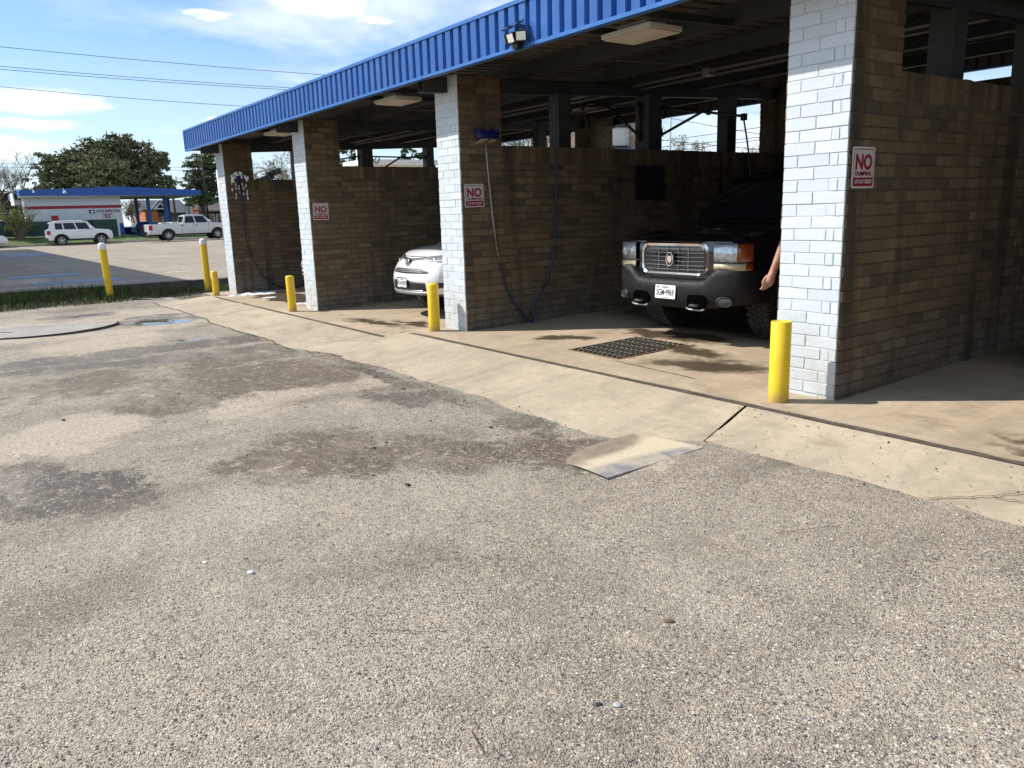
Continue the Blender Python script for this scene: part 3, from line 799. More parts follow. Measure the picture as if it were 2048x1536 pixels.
def roof():
    # ribbed deck, ribs running front to back
    mb = MB(); prof = []; x = XA
    while x < XB:
        for dx, dz in ((0, 0), (.06, 0), (.075, .038), (.125, .038), (.14, 0)): prof.append((x+dx, dz))
        x += .20
    mb.grid([[(px, y, ROOF(y)+dz) for (px, dz) in prof] for y in (-.352, 1.5, 3.5, 5.2, 6.98)])
    mb.build('roof_deck', M_DECK, WASH)
    mb = MB(); mb.box(XA+.03, XB, -.43, 6.97, 3.0, 3.001)
    # end sheet of the roof above the left wall
    mb = MB(); mb.poly([(XA+.01, -.37, 2.86), (XA+.01, 6.98, 3.14), (XA+.01, 6.98, 3.55), (XA+.01, -.37, 3.24)])
    mb.mat = 1; mb.poly([(XA+.03, -.37, 2.86), (XA+.03, -.37, 3.24), (XA+.03, 6.98, 3.55), (XA+.03, 6.98, 3.14)])
    mb.build('roof_end_panel', [M_BLUE, M_DECK], WASH)
    def zchannel(name, a, b, h, w, lip=.03):
        """Z-shaped purlin: web and two flanges"""
        mb = MB(); a = Vector(a); b = Vector(b); u = Vector((0,1,0)) if abs((b-a).x) > abs((b-a).y) else Vector((1,0,0))
        Z = Vector((0,0,1))
        mb.bar(a, b, .008, h); mb.bar(a + u*w/2 - Z*h/2, b + u*w/2 - Z*h/2, w, .008); mb.bar(a - u*w/2 + Z*h/2, b - u*w/2 + Z*h/2, w, .008)
        mb.bar(a + u*w - Z*(h/2-.012), b + u*w - Z*(h/2-.012), .006, .026)
        return mb.build(name, M_STEEL, WASH)
    for y in (-.20, 1.05, 2.35, 3.65, 4.95, 6.25):
        z = ROOF(y) - .09
        zchannel('purlin', (XA+.05, y, z), (XB, y, z), .17, .065)
    # light-coloured angle behind the front fascia
    mb = MB(); mb.box(XA+.1, XB, -.355, -.29, 2.868, 2.876); mb.box(XA+.1, XB, -.355, -.348, 2.876, 2.96); mb.build('eave_angle', M_DECK, WASH)
    for i, px in enumerate(PXS):
        xc = px - PW/2
        mb = MB()
        for dx in (-.05, .05):
            mb.bar((xc+dx, -.33, ROOF(-.33)-.262), (xc+dx, 6.95, ROOF(6.95)-.262), .008, .16)
        for s in (-.077, .077):
            mb.bar((xc, -.33, ROOF(-.33)-.262+s), (xc, 6.95, ROOF(6.95)-.262+s), .108, .008)
        mb.build('girder', M_STEEL, WASH)
        for y in ((1.70, 3.30, 4.97) if i != 1 else (3.30, 4.97)):
            mb = MB(); z0, z1 = ZW[i], ROOF(y) - .33; w = .10
            if y == 3.30: w = .13
            mb.box(xc-w, xc+w, y-w, y+w, z0+.010, z1)
            mb.box(xc-w-.03, xc+w+.03, y-w-.03, y+w+.03, z0-.002, z0+.012)
            if y != 3.30: mb.box(xc+w-.02, xc+w+.002, y-.03, y+.03, z0+.45, z0+.46)
            mb.build('post', M_STEEL, WASH)
    # conduit and water pipe under the roof
    mb = MB()
    for (y, z, r_) in ((2.9, -.20, .016), (3.02, -.24, .012), (4.2, -.22, .016)):
        mb.tube([(XA+.4, y, ROOF(y)+z), (-9, y+.05, ROOF(y)+z-.02), (XB-.4, y, ROOF(y)+z)], r_, 6)
    for x in (-15.6, -11.2, -6.6, -4.4, -1.6):
        mb.tube([(x, 3.0, ROOF(3)-.20), (x+.02, 2.6, ROOF(3)-.17), (x+.05, 1.4, ROOF(1.4)-.16)], .011, 6)
        mb.box(x-.06, x+.06, 2.92, 3.04, ROOF(3)-.27, ROOF(3)-.19)
    mb.build('pipework', M_GALV, WASH)
    for x in (-5.0, -9.5, -13.9):                                # cross bars carrying the lamps
        for dx in (.30, -.40):
            mb = MB(); mb.bar((x+dx, -.20, 2.945), (x+dx, 1.05, 2.99), .04, .06); mb.build('lamp_rail', M_STEEL, WASH)
roof()

# ceiling lamps
LAMPS = [(-5.02, .23, 2.90, 'boxy canopy lamp under the front roof edge above the black SUV bay'),
         (-9.52, .23, 2.90, 'boxy canopy lamp under the front roof edge above the white SUV'),
         (-13.92, .23, 2.90, 'boxy canopy lamp under the front roof edge above the soapy end bay'),
         (-12.35+1.3, 5.0, ROOF(5)-.12, 'boxy canopy lamp deep inside, above the rear of the white SUV bay'),
         (-.6, .23, 2.90, 'boxy canopy lamp above the empty bay right of the nearest pier')]
def lamps():
    first = None
    for (x, y, z, lab) in LAMPS:
        if first is None:
            t = thing('ceiling_lamp', lab, 'ceiling lamp', (x, y, z), 0, 'canopy lamps under the car wash roof')
            mb = MB(); o = rrect(-.30, .30, -.21, .21, .03)
            M = Matrix.Translation((0, 0, -.035)); mb.prism(o, M, .035)
            mb.box(-.18, .18, -.12, .12, .0, .055); mb.build('housing', M_WHITE_METAL, t)
            mb = MB(); mb.prism(rrect(-.285, .285, -.195, .195, .03), Matrix.Translation((0, 0, -.047)), .0115); mb.build('lens', M_LENS, t)
            first = t
        else:
            t = dup(first); t.location = (x, y, z); t['label'] = lab
lamps()

# floodlight on the fascia
def floodlight():
    t = thing('floodlight', 'three-headed solar floodlight with black panel on the blue fascia', 'floodlight', (-5.90, YF-.01, 2.935), scale=.74)
    mb = MB(); mb.box(-.05, .05, -.09, 0.0, -.12, .06); mb.box(-.02, .02, -.12, -.05, -.05, .02); mb.build('bracket', M_BLACK, t)
    mb = MB(); mb.bar((-.02, -.20, .09), (.02, -.02, .20), .26, .014, up=(0,-.5,1)); mb.build('solar_panel', M_GLASS, t)
    for (x, rz, rx) in ((-.145, -48, 12), (0, 0, 20), (.145, 42, 8)):
        M = Matrix.Translation((x, -.13 + abs(x)*.25, .0)) @ Matrix.Rotation(R(rz), 4, 'Z') @ Matrix.Rotation(R(rx), 4, 'X')
        mb = MB(); mb.box(-.068, .068, -.02, .03, -.058, .058, M)
        h = mb.build('lamp_head', M_BLACK, t)
        mb = MB(); mb.box(-.058, .058, -.026, -.0205, -.048, .048, M); mb.build('lens', M_LENSB, h)
M_LENSB = plain('flood_lens', (.80,.78,.66), .35)
floodlight()

# signs
def no_dumping(x, y0, y1, z0, z1, label, tilt):
    c = thing('warning_sign', label, 'sign', (x, (y0+y1)/2, (z0+z1)/2), 0, 'no dumping signs on the brick piers')
    w, h = y1-y0, z1-z0
    X = (0,1,0); Z = (0,0,1)
    c.rotation_euler = (R(tilt), 0, 0)
    F = lambda d: frame_m((d, 0, 0), X, Z)
    mb = MB(); mb.prism(rrect(-w/2, w/2, -h/2, h/2, .016), F(0), .003); mb.build('board', M_SIGNW, c)
    o = rrect(-w/2+.014, w/2-.014, -h/2+.014, h/2-.014, .014); i = rrect(-w/2+.019, w/2-.019, -h/2+.072, h/2-.019, .010)
    mb = MB(); M = F(.0042)
    n = len(o)
    for a in range(n):
        b = (a+1) % n; mb.poly([M @ Vector((*o[a], 0)), M @ Vector((*o[b], 0)), M @ Vector((*i[b], 0)), M @ Vector((*i[a], 0))])
    mb.build('red_border', M_SIGNR, c)
    text_mesh('lettering', 'NO', M_SIGNR, F(.0045) @ Matrix.Translation((0, h*.135, 0)), w*.74, h*.38, c, .035)
    text_mesh('lettering', 'DUMPING', M_SIGNK, F(.0045) @ Matrix.Translation((0, -h*.145, 0)), w*.72, h*.105, c, .02)
    text_mesh('lettering', 'OF ANY KIND!', M_SIGNW, F(.0062) @ Matrix.Translation((0, -h*.335, 0)), w*.74, h*.105, c, .012, .2)
no_dumping(-2.833, .027, .298, 1.480, 1.754, 'white and red NO DUMPING sign on the nearest brick pier', 0)
no_dumping(-7.673, .029, .302, 1.461, 1.727, 'white and red NO DUMPING sign next to the blue brush on the wall', .6)
no_dumping(-12.283, .044, .314, 1.359, 1.632, 'white and red NO DUMPING sign on the pier left of the white SUV', -1)

# bollards
def bollard(x, y, z, r, h, label, cap=False, tilt=0, hollow=False, group='short yellow bollards in front of the piers'):
    t = thing('bollard', label, 'bollard', (x, y, z), 0, group); t.rotation_euler = (R(tilt), R(tilt*.6), 0)
    mb = MB(); mb.smooth = True
    if cap: prof = [(r, -.1), (r, h-.12)]
    elif hollow: prof = [(r, -.1), (r, h-.004), (r-.004, h), (r-.009, h), (r-.010, h-.006), (0, h-.004)]
    else: prof = [(r, -.1), (r, h-.02), (r-.004, h-.006), (r*.8, h+.004), (r*.4, h+.011), (0, h+.013)]
    mb.lathe(prof, 28); mb.build('pipe', M_YEL, t)
    if cap:
        mb = MB(); mb.smooth = True
        mb.lathe([(r+.006, h-.13), (r+.006, h-.03), (r*.92, h-.008), (r*.5, h+.006), (0, h+.01)], 24); mb.build('cap', M_CAP, t)
bollard(-3.105, -.29, 0, .071, .585, 'short yellow bollard in front of the nearest white brick pier', hollow=True)
bollard(-8.03, -.255, .0, .069, .575, 'short yellow bollard with rust specks beside the white SUV', tilt=-1)
bollard(-12.56, -.337, -.128, .069, .595, 'short yellow bollard before the pier between the end bay and the white SUV bay', tilt=1)
bollard(-16.70, -.418, -.135, .066, .51, 'shortest yellow bollard, at the corner of the end pier')
bollard(-18.7, -2.1, -.17, .072, 1.18, 'tall white-capped yellow bollard standing alone in the weeds', True, 1.5, group='tall capped bollards along the verge')
bollard(-18.62, -.06, -.17, .072, 1.18, 'tall white-capped yellow bollard close to the end pier', True, 0, group='tall capped bollards along the verge')

# floor grate
def grate():
    t = thing('drain_grate', 'rusty steel drain grate in the wet bay floor before the black SUV', 'grate', (-5.465, .505, zf(-5.5, .5)+.006))
    t.rotation_euler = (R(1.1), 0, 0)
    w, l = .345, .455
    mb = MB()
    for a in ((-w-.03, -w, -l-.03, l+.03), (w, w+.03, -l-.03, l+.03), (-w, w, -l-.03, -l), (-w, w, l, l+.03)): mb.box(a[0], a[1], a[2], a[3], -.01, .008)
    mb.build('frame', M_RUST, t)
    mb = MB(); mb.box(-w, w, -l, l, .0045, .0055); mb.build('pit_shade_sheet', M_DARK, t)  # thin black sheet painting the dark depth below the bars
    mb = MB()
    for k in range(10):
        x = -w + .03 + k*(2*w-.06)/9; mb.box(x-.004, x+.004, -l, l, .006, .018)
        for q in range(19):
            y = -l + .025 + q*.048; mb.box(x-.007, x+.007, y-.011, y+.011, .0175, .0205)
    for q in range(6):
        y = -l + .08 + q*.15; mb.box(-w, w, y-.004, y+.004, .006, .015)
    mb.build('bars', M_GRATE, t)
M_RUST = plain('rusty_steel', (.16,.10,.06), .8, .3, var=.4, vs=20)
M_GRATE = plain('worn_grate_steel', (.33,.29,.23), .5, .55, var=.3, vs=20)
grate()

# foam brushes on the walls
def curve_pts(pts, n=8):
    """Catmull-Rom through pts"""
    P = [Vector(p) for p in pts]; P = [P[0]*2-P[1]] + P + [P[-1]*2-P[-2]]; out = []
    for i in range(1, len(P)-2):
        for k in range(n):
            t = k/n; a, b, c, d = P[i-1], P[i], P[i+1], P[i+2]
            out.append(.5*((2*b) + (c-a)*t + (2*a-5*b+4*c-d)*t*t + (3*b-a-3*c+d)*t**3))
    return out + [P[-2]]
def foam_brush():
    t = thing('foam_brush', 'blue foam brush hung head-up on the stained brown brick wall with its hose', 'foam brush', (-7.69, .34, 2.27))
    mb = MB(); mb.smooth = True
    rows = []
    for k in range(13):
        y = -.165 + .33*k/12; e = sqrt(max(0, 1 - (y/.166)**4)); ring = []
        for j in range(13):
            a = 2*pi*j/12; ring.append((.075 + .062*e*cos(a), y, .0 + .066*e*sin(a)))
        rows.append(ring)
    mb.grid(rows); mb.build('brush_head', M_BRUSH, t)
    mb = MB()
    for k in range(330):
        y = random.uniform(-.15, .15); x = random.uniform(.03, .12); mb.bar((x, y, .02), (x+random.uniform(-.01,.01), y+random.uniform(-.01,.01), .060+random.uniform(-.012, .008)), .006, .006)
    mb.build('bristles', M_BRUSH, t)
    for dy in (-.085, .035):
        mb = MB(); mb.bar((.0, dy, -.085), (.15, dy+.01, -.055), .075, .022); mb.build('hook', M_HOOK, t)
    o = Vector((-7.69, .34, 2.27)); q = lambda *p: Vector(p) - o
    mb = MB(); mb.smooth = True
    mb.tube([q(-7.615, .312, 2.23), q(-7.635, .345, 1.9), q(-7.65, .40, 1.35), q(-7.655, .446, 1.011)], .0135, 10); mb.build('handle', M_GALV, t)
    mb = MB(); mb.smooth = True
    mb.tube([q(-7.655, .446, 1.01), q(-7.655, .49, .79)], .0085, 8); mb.tube([q(-7.655, .448, .99), q(-7.655, .455, .955)], .015, 8); mb.build('wand', M_BRASS, t)
    mb = MB(); mb.smooth = True
    mb.tube([p - o for p in curve_pts([(-7.655,.49,.79), (-7.64,.56,.50), (-7.62,.70,.24), (-7.60,.86,.06), (-7.55,.93,.024), (-7.56,.94,.07), (-7.60,.95,.22), (-7.60,1.06,.38), (-7.60,1.2,.58), (-7.60,1.30,1.0), (-7.60,1.345,1.6), (-7.60,1.36,2.12), (-7.60,1.355,2.48), (-7.6,1.335,2.82)], 7)], .0115, 8)
    mb.build('hose', M_HOSE, t)
    return t
M_BRUSH = plain('blue_brush', (.006,.012,.10), .55, bump=.3)
M_HOOK = plain('worn_wood_hook', (.30,.24,.14), .8)
M_BRASS = plain('brass_wand', (.25,.19,.12), .5, .5)
foam_brush()
def soapy_brush():
    t = thing('foam_brush', 'foam brush smothered in white suds hung on the end wall', 'foam brush', (-16.68, .27, 2.27))
    mb = MB(); mb.smooth = True; rng = random.Random(4)
    for k in range(26):
        c = Vector((.05+rng.uniform(0,.07), rng.uniform(-.17,.17), rng.uniform(-.02,.10)))
        c.z -= abs(c.y)*.6; r_ = rng.uniform(.022,.042)
        mb.lathe([(0,-r_), (r_*.7,-r_*.7), (r_,0), (r_*.7,r_*.7), (0,r_)], 8, Matrix.Translation(c))
    for k in range(5):
        y = -.15+.075*k; z = -.1
        for s in range(rng.randint(2,4)):
            r_ = rng.uniform(.012,.022); z -= rng.uniform(.03,.12)
            mb.lathe([(0,-r_*2), (r_*.7,-r_), (r_,0), (r_*.6,r_*1.4), (0,r_*2)], 7, Matrix.Translation((.02, y+rng.uniform(-.01,.01), z)))
    mb.build('suds', M_FOAM, t)
    mb = MB(); mb.smooth = True; mb.lathe([(0,-.05), (.05,-.04), (.06,0), (.05,.04), (0,.05)], 10, Matrix.Translation((.06,0,-.03)) @ Matrix.Diagonal((1,2.4,1,1))); mb.build('brush_head', M_BRUSH, t)
    mb = MB(); mb.smooth = True; mb.tube([(.06,.0,-.08), (.055,.01,-.6), (.05,.02,-1.18)], .013, 8); mb.build('handle', M_HOSE, t)
    mb = MB(); mb.smooth = True
    mb.tube(curve_pts([(.05,.02,-1.18), (.05,.06,-1.5), (.06,.22,-1.9), (.07,.45,-2.2), (.1,.8,-2.36), (.1,1.1,-2.30), (.1,1.32,-1.9), (.09,1.37,-1.0), (.09,1.38,.0), (.09,1.36,.6)], 7), .012, 8)
    mb.build('hose', M_HOSEK, t)
soapy_brush()

# overhead booms
def boom(x, y, z, tips, label, hose=None):
    t = thing('wash_boom', label, 'boom', (x, y, z), 0, 'overhead hose booms on the middle posts')
    mb = MB(); mb.smooth = True
    for dy in (-.17, .17):
        mb.tube([(0, dy, -.30), (0, dy, .22)], .02, 8)
        mb.bar((0, 0, -.22), (0, dy, -.22), .03, .03); mb.bar((0, 0, .16), (0, dy, .16), .03, .03)
    mb.lathe([(0,-.06), (.05,-.05), (.055,.0), (.04,.06), (0,.065)], 10, Matrix.Translation((.0, .22, -.18)))
    mb.build('pivot', M_BLACK, t)
    for (tip, dy, hl) in tips:
        tip = Vector(tip) - Vector((x, y, z)); a = Vector((0, dy, .17)); lo = Vector((0, dy, -.24))
        mb = MB(); mb.smooth = True
        mb.tube([a, tip], .017, 8); mb.tube([lo, a.lerp(tip, .55)], .020, 8)
        mb.lathe([(0,-.03), (.035,-.02), (.035,.02), (0,.03)], 10, Matrix.Translation(a.lerp(tip, .62)) @ Matrix.Rotation(pi/2, 4, 'X'))
        mb.box(tip.x-.03, tip.x+.03, tip.y-.03, tip.y+.03, tip.z-.05, tip.z+.03)
        m = mb.build('arm', M_BLACK, t)
        mb = MB(); mb.smooth = True
        mb.tube(curve_pts([tip + Vector((0,0,-.04)), tip + Vector((.03,.05,-hl*.45)), tip + Vector((.05,.12,-hl))], 8), .011, 7); mb.build('hose', M_HOSEK, m)
    mb = MB(); mb.smooth = True
    mb.tube(curve_pts([(0,.1,.45), (.02,.16,.16), (.03,.26,.02), (.03,.34,.10), (.03,.30,.17), (.02,.22,.10)], 8), .012, 7); mb.build('supply_hose', M_HOSEK, t)
zc = 2.60
boom(-7.94, 3.30, zc, [((-6.35, 3.35, 2.47), .17, .75), ((-9.1, 3.1, 2.90), -.17, .5)], 'black double hose boom over the wall beside the black SUV')
boom(-16.93, 3.30, zc-.03, [((-15.2, 3.9, 2.60), .17, .6), ((-18.2, 2.3, 2.62), -.17, .6)], 'black double hose boom over the soapy end wall')
boom(-12.55, 3.30, zc, [((-11.0, 2.1, 2.72), .17, .9), ((-13.9, 4.2, 2.62), -.17, .6)], 'black double hose boom over the wall left of the white SUV')
t_ = thing('instruction_board', 'dark unlit instruction board on the wall left of the black SUV', 'board', (-7.675, 3.04, 1.725))
mb = MB(); mb.box(-.01, .035, -.26, .26, -.225, .225); mb.build('cabinet', M_BLACK, t_)
mb = MB(); mb.box(.0355, .038, -.235, .235, -.20, .20); mb.build('face_panel', plain('board_face', (.010,.010,.014), .6), t_)
for z, w in ((.12, .3), (.02, .36), (-.09, .22)):
    mb = MB(); mb.box(.0382, .039, -w/2, w/2, z-.014, z+.014); mb.build('print_strip', plain('board_print', (.035,.035,.04), .7), t_)

# soap suds on the floor of the end bay
def suds():
    mb = MB(); mb.smooth = True; rng = random.Random(9)
    for (cx, cy, rx, ry, n) in ((-16.35,.45,.28,.75,46), (-15.95,1.5,.2,.5,16), (-14.3,.95,.18,.3,8), (-13.55,.35,.10,.22,7), (-13.3,.6,.07,.25,6), (-15.3,.2,.05,.12,3)):
        for k in range(n):
            a = rng.uniform(0, 2*pi); q = sqrt(rng.random()); x = cx + rx*q*cos(a); y = cy + ry*q*sin(a); r_ = rng.uniform(.05, .12)
            mb.lathe([(r_, -.01), (r_*.95, .008), (r_*.7, r_*.16), (r_*.3, r_*.26), (0, r_*.29)], 10, Matrix.Translation((x, y, zf(x))) @ Matrix.Diagonal((1, rng.uniform(1, 1.8), rng.uniform(.5, 1.1), 1)))
    stuff(mb.build('soap_suds', M_FOAM), 'white soap suds lying on the wet floor of the end bay', 'suds')
suds()
# ------------------------------------------------------------------ vehicles (front faces -y at y = 0, x to the car's left as seen from the front, z up)
class Car:
    def __init__(s, root, W, L, sill, arches, ztop, plan, nose, paint, bulge=.05, crown=.04, waist=.62, tumble=.05):
        s.root = root; s.W = W; s.L = L; s.sill = sill; s.arches = arches; s.zt = ztop; s.plan = plan; s.nose = nose
        s.paint = paint; s.bulge = bulge; s.crown = crown; s.waist = waist; s.tumble = tumble
    def hw(s, y, z):
        w = s.W * interp(s.plan, y); zt = interp(s.zt, y); zw = s.waist
        if z > zw: w *= 1 - s.tumble*((z-zw)/max(.05, zt-zw))**2
        else: w *= 1 - .10*((zw-z)/zw)**2
        return w
    def shift(s, y, z): return interp(s.nose, z) * (1 - smooth(0, .9, y))
    def zlow(s, y):
        z = s.sill
        for (yc, zc, r) in s.arches:
            if abs(y-yc) < r: z = max(z, zc + sqrt(max(0, r*r-(y-yc)**2)))
        return z
    def surf(s, x, z, off=0.0):
        """y of the front skin at (x, z)"""
        ax = abs(x); h0 = s.hw(0, z)
        if ax <= h0: y = -s.bulge*(1-(ax/h0)**2)
        else:
            y = 0.0
            while y < 1.2 and s.hw(y, z) < ax: y += .01
        return y + s.shift(max(0, y), z) - off
    def body(s):
        ys = set([round(.04*i*s.L/5, 4) for i in range(0, 8)] + [round(s.L*i/44, 4) for i in range(45)])
        for (yc, zc, r) in s.arches:
            for k in range(13):
                a = pi*k/12; ys.add(round(yc + r*cos(a), 4))
            ys.add(round(yc+r+.002, 4)); ys.add(round(yc-r-.002, 4))
        ys = sorted(y for y in ys if 0 <= y <= s.L)
        mb = MB(); mb.smooth = True; n = 9
        def col(y, sg):
            zl, zt = s.zlow(y), interp(s.zt, y); out = []
            for k in range(n+1):
                z = lerp(zl, zt, k/n); w = s.hw(y, z)
                if k == n: w -= .015
                out.append((sg*w, y + s.shift(y, z), z))
            return out
        for sg in (-1, 1): mb.grid([col(y, sg) for y in ys], flip=sg < 0)
        rows = []
        for y in ys:
            zt = interp(s.zt, y); w = s.hw(y, zt)-.015; sh = s.shift(y, zt)
            rows.append([(w*k/5, y + sh, zt + s.crown*(1-(k/5)**2)*(1 if y > .15 else y/.15)) for k in range(-5, 6)])
        mb.grid(rows)
        zl, zt = s.sill, interp(s.zt, 0)                       # nose
        mb.grid([[(s.hw(0, z)*k/6*(1-.015/s.W*(j == 9)), s.surf(s.hw(0, z)*k/6, z), z) for k in range(-6, 7)] for j, z in enumerate([lerp(zl, zt, q/9) for q in range(10)])])
        y = s.L; zt = interp(s.zt, y)
        mb.grid([[(s.hw(y, z)*k/4, y + .05*(1-(k/4)**2), z) for k in range(-4, 5)] for z in [lerp(zl, zt, q/8) for q in range(9)]], flip=True)
        mb.build('body', s.paint, s.root)
        mb = MB(); mb.box(-s.W*.80, s.W*.80, .25, s.L-.2, s.sill-.06, s.sill+.28); mb.build('underbody_light_block', M_BLACK, s.root)  # plain dark box added inside the thin body shell to block light
        for (yc, zc, r) in s.arches:                           # dark liners inside the arches
            for sg in (-1, 1):
                mb = MB(); pr = [(yc + (r+.01)*cos(pi*k/12), zc + (r+.01)*sin(pi*k/12)) for k in range(13)]
                mb.grid([[(sg*s.W*.66, a, b) for a, b in pr], [(sg*s.W*.965, a, b) for a, b in pr]])
                mb.poly([(sg*s.W*.66, a, b) for a, b in pr]); mb.build('wheel_liner', M_BLACK, s.root)
    def patch(s, name, mat, x0, x1, zl, zu, off=.006, n=10, m=3, parent=None, thick=.02):
        """panel lying on the nose: x0..x1, lower/upper edges given as functions or numbers"""
        f = lambda q, x: q(x) if callable(q) else q
        mb = MB(); mb.smooth = True; rows = []
        for i in range(n+1):
            x = lerp(x0, x1, i/n); a, b = f(zl, x), f(zu, x)
            fr = [(x, s.surf(x, lerp(a, b, j/m), off), lerp(a, b, j/m)) for j in range(m+1)]
            rows.append([(fr[0][0], fr[0][1]+thick, fr[0][2])] + fr + [(fr[-1][0], fr[-1][1]+thick, fr[-1][2])])
        mb.grid(rows, flip=x1 > x0)
        return mb.build(name, mat, parent or s.root)
    def greenhouse(s, ya, yb, yc, yd, zr, hwb, hwr, wins, ridge=.04, rake_rear=None, mirror=True):
        zb = interp(s.zt, ya) - .01; zbr = interp(s.zt, yd) - .01
        P = lambda sg, u, v, o=0: (sg*(lerp(hwb, hwr, v) + o), lerp(lerp(ya, yd, u), lerp(yb, yc, u), v), lerp(lerp(zb, zbr, u), zr, v))
        mb = MB(); mb.smooth = False
        for sg in (-1, 1): mb.grid([[P(sg, u/8, v/3) for u in range(9)] for v in range(4)], flip=sg < 0)
        mb.grid([[(lerp(-1, 1, k/8)*lerp(hwb, hwr, v/3), lerp(ya, yb, v/3) - .07*(1-(k/4-1)**2), lerp(zb, zr, v/3)) for k in range(9)] for v in range(4)])
        mb.grid([[(lerp(-1, 1, k/8)*lerp(hwb, hwr, v/3), lerp(yd, yc, v/3) + .04*(1-(k/4-1)**2), lerp(zbr, zr, v/3)) for k in range(9)] for v in range(4)], flip=True)
        mb.build('cabin', s.paint, s.root)
        mb = MB(); mb.smooth = True; rows = []
        for i in range(9):
            y = lerp(yb-.06, yc+.03, i/8); e = .03*(1-(i/4-1)**4)
            rows.append([(hwr*k/6*1.005, y - (.07*(1-(k/6)**2) if i == 0 else 0), zr + e + ridge*(1-(abs(k)/6)**2.5) - .012) for k in range(-6, 7)])
        mb.grid(rows); mb.build('roof', s.paint, s.root)
        def g(name, rows, flip):
            mb = MB(); mb.smooth = True; mb.grid(rows, flip=flip); return mb.build(name, M_GLASS, s.root)
        g('windshield', [[(lerp(-1, 1, k/8)*.93*lerp(hwb, hwr, v), lerp(ya, yb, v) - .07*(1-(.93*(k/4-1))**2) - .008, lerp(zb, zr, v)+.004) for k in range(9)] for v in (.05, .35, .65, .93)], False)
        g('rear_window', [[(lerp(-1, 1, k/6)*.86*lerp(hwb, hwr, v), lerp(yd, yc, v) + .04*(1-(.86*(k/3-1))**2) + .008, lerp(zbr, zr, v)) for k in range(7)] for v in (.12, .5, .86)], True)
        for (u0, u1, t0, t1) in wins:                             # u at the base and at the top
            for sg in (-1, 1):
                rows = [[P(sg, lerp(lerp(u0, t0, v), lerp(u1, t1, v), k/3), lerp(.07, .88, v), .006) for k in range(4)] for v in (0, .5, 1)]
                g('side_window', rows, sg < 0)
        if mirror:
            for sg in (-1, 1):
                mb = MB(); mb.smooth = True
                x, y, z = sg*(hwb+.14), lerp(ya, yd, .13), zb+.13
                mb.lathe([(0,-.06), (.08,-.05), (.105,0), (.095,.05), (0,.07)], 12, Matrix.Translation((x, y, z)) @ Matrix.Rotation(pi/2, 4, 'X') @ Matrix.Diagonal((1.05, .85, 1, 1)))
                mb.bar((sg*(hwb-.02), y, z-.05), (x, y, z-.03), .05, .05); mb.build('mirror', s.paint, s.root)
    def wheels(s, r, w, rim, spokes=5, tread=False, rimmat=None, track=None):
        for (yc, zc, ra) in s.arches:
            for sg in (-1, 1):
                wheel(s.root, (sg*((track or s.W*.955) - w/2), yc, r), sg, r, w, rim, spokes, tread, rimmat or M_RIM)
def wheel(root, c, sg, r, w, rim, spokes, tread, rimmat):
    M = Matrix.Translation(c) @ Matrix.Rotation(pi/2*sg, 4, 'Y')     # local z points outwards
    mb = MB(); mb.smooth = True; h = w/2
    mb.lathe([(rim, -h*.85), (r*.86, -h), (r*.965, -h*.9), (r, -h*.72), (r, h*.72), (r*.965, h*.9), (r*.86, h), (rim, h*.85), (rim-.012, h*.6), (rim-.02, -h*.6)], 36, M, closed=True)
    if tread:
        mb.smooth = False; rng = random.Random(2)
        for k in range(44):
            a = 2*pi*k/44
            for (z0, z1, of, hh) in ((-h*1.02, -h*.5, 0, .014), (-h*.42, -h*.04, .5, .012), (h*.04, h*.42, 0, .012), (h*.5, h*1.02, .5, .014)):
                b = a + of*2*pi/44; T = M @ Matrix.Rotation(b, 4, 'Z')
                mb.box(r-.012, r+hh, -.021, .021, z0, z1, T @ Matrix.Rotation(R(rng.uniform(-8, 8)), 4, 'X'))
            T = M @ Matrix.Rotation(a, 4, 'Z'); mb.box(r*.88, r*.98, -.018, .018, h*.92, h*1.03, T)
    wh = mb.build('wheel', M_TYRE, root)
    mb = MB(); mb.smooth = True
    mb.lathe([(rim*.99, h*.80), (rim*.93, h*.86), (rim*.88, h*.70), (rim*.86, h*.1)], 32, M)
    mb.lathe([(.0, h*.78), (rim*.16, h*.78), (rim*.22, h*.66), (rim*.22, h*.3)], 20, M)
    mb.smooth = False
    for k in range(spokes):
        T = M @ Matrix.Rotation(2*pi*k/spokes, 4, 'Z'); b = len(mb.v)
        pts = [(rim*.12, -rim*.13, h*.70), (rim*.92, -rim*.10, h*.72), (rim*.92, rim*.10, h*.72), (rim*.12, rim*.13, h*.70)]
        mb.v += [tuple(T @ Vector(p)) for p in pts] + [tuple(T @ Vector((p[0], p[1]*1.1, p[2]-.05))) for p in pts]
        mb.face((b, b+1, b+2, b+3))
        for i in range(4):
            j = (i+1) % 4; mb.face((b+i, b+4+i, b+4+j, b+j))
    mb.build('rim', rimmat, wh)
    mb = MB(); mb.lathe([(rim*.86, h*.12), (0, h*.10)], 24, M); mb.build('brake_disc', M_BLACK, wh)

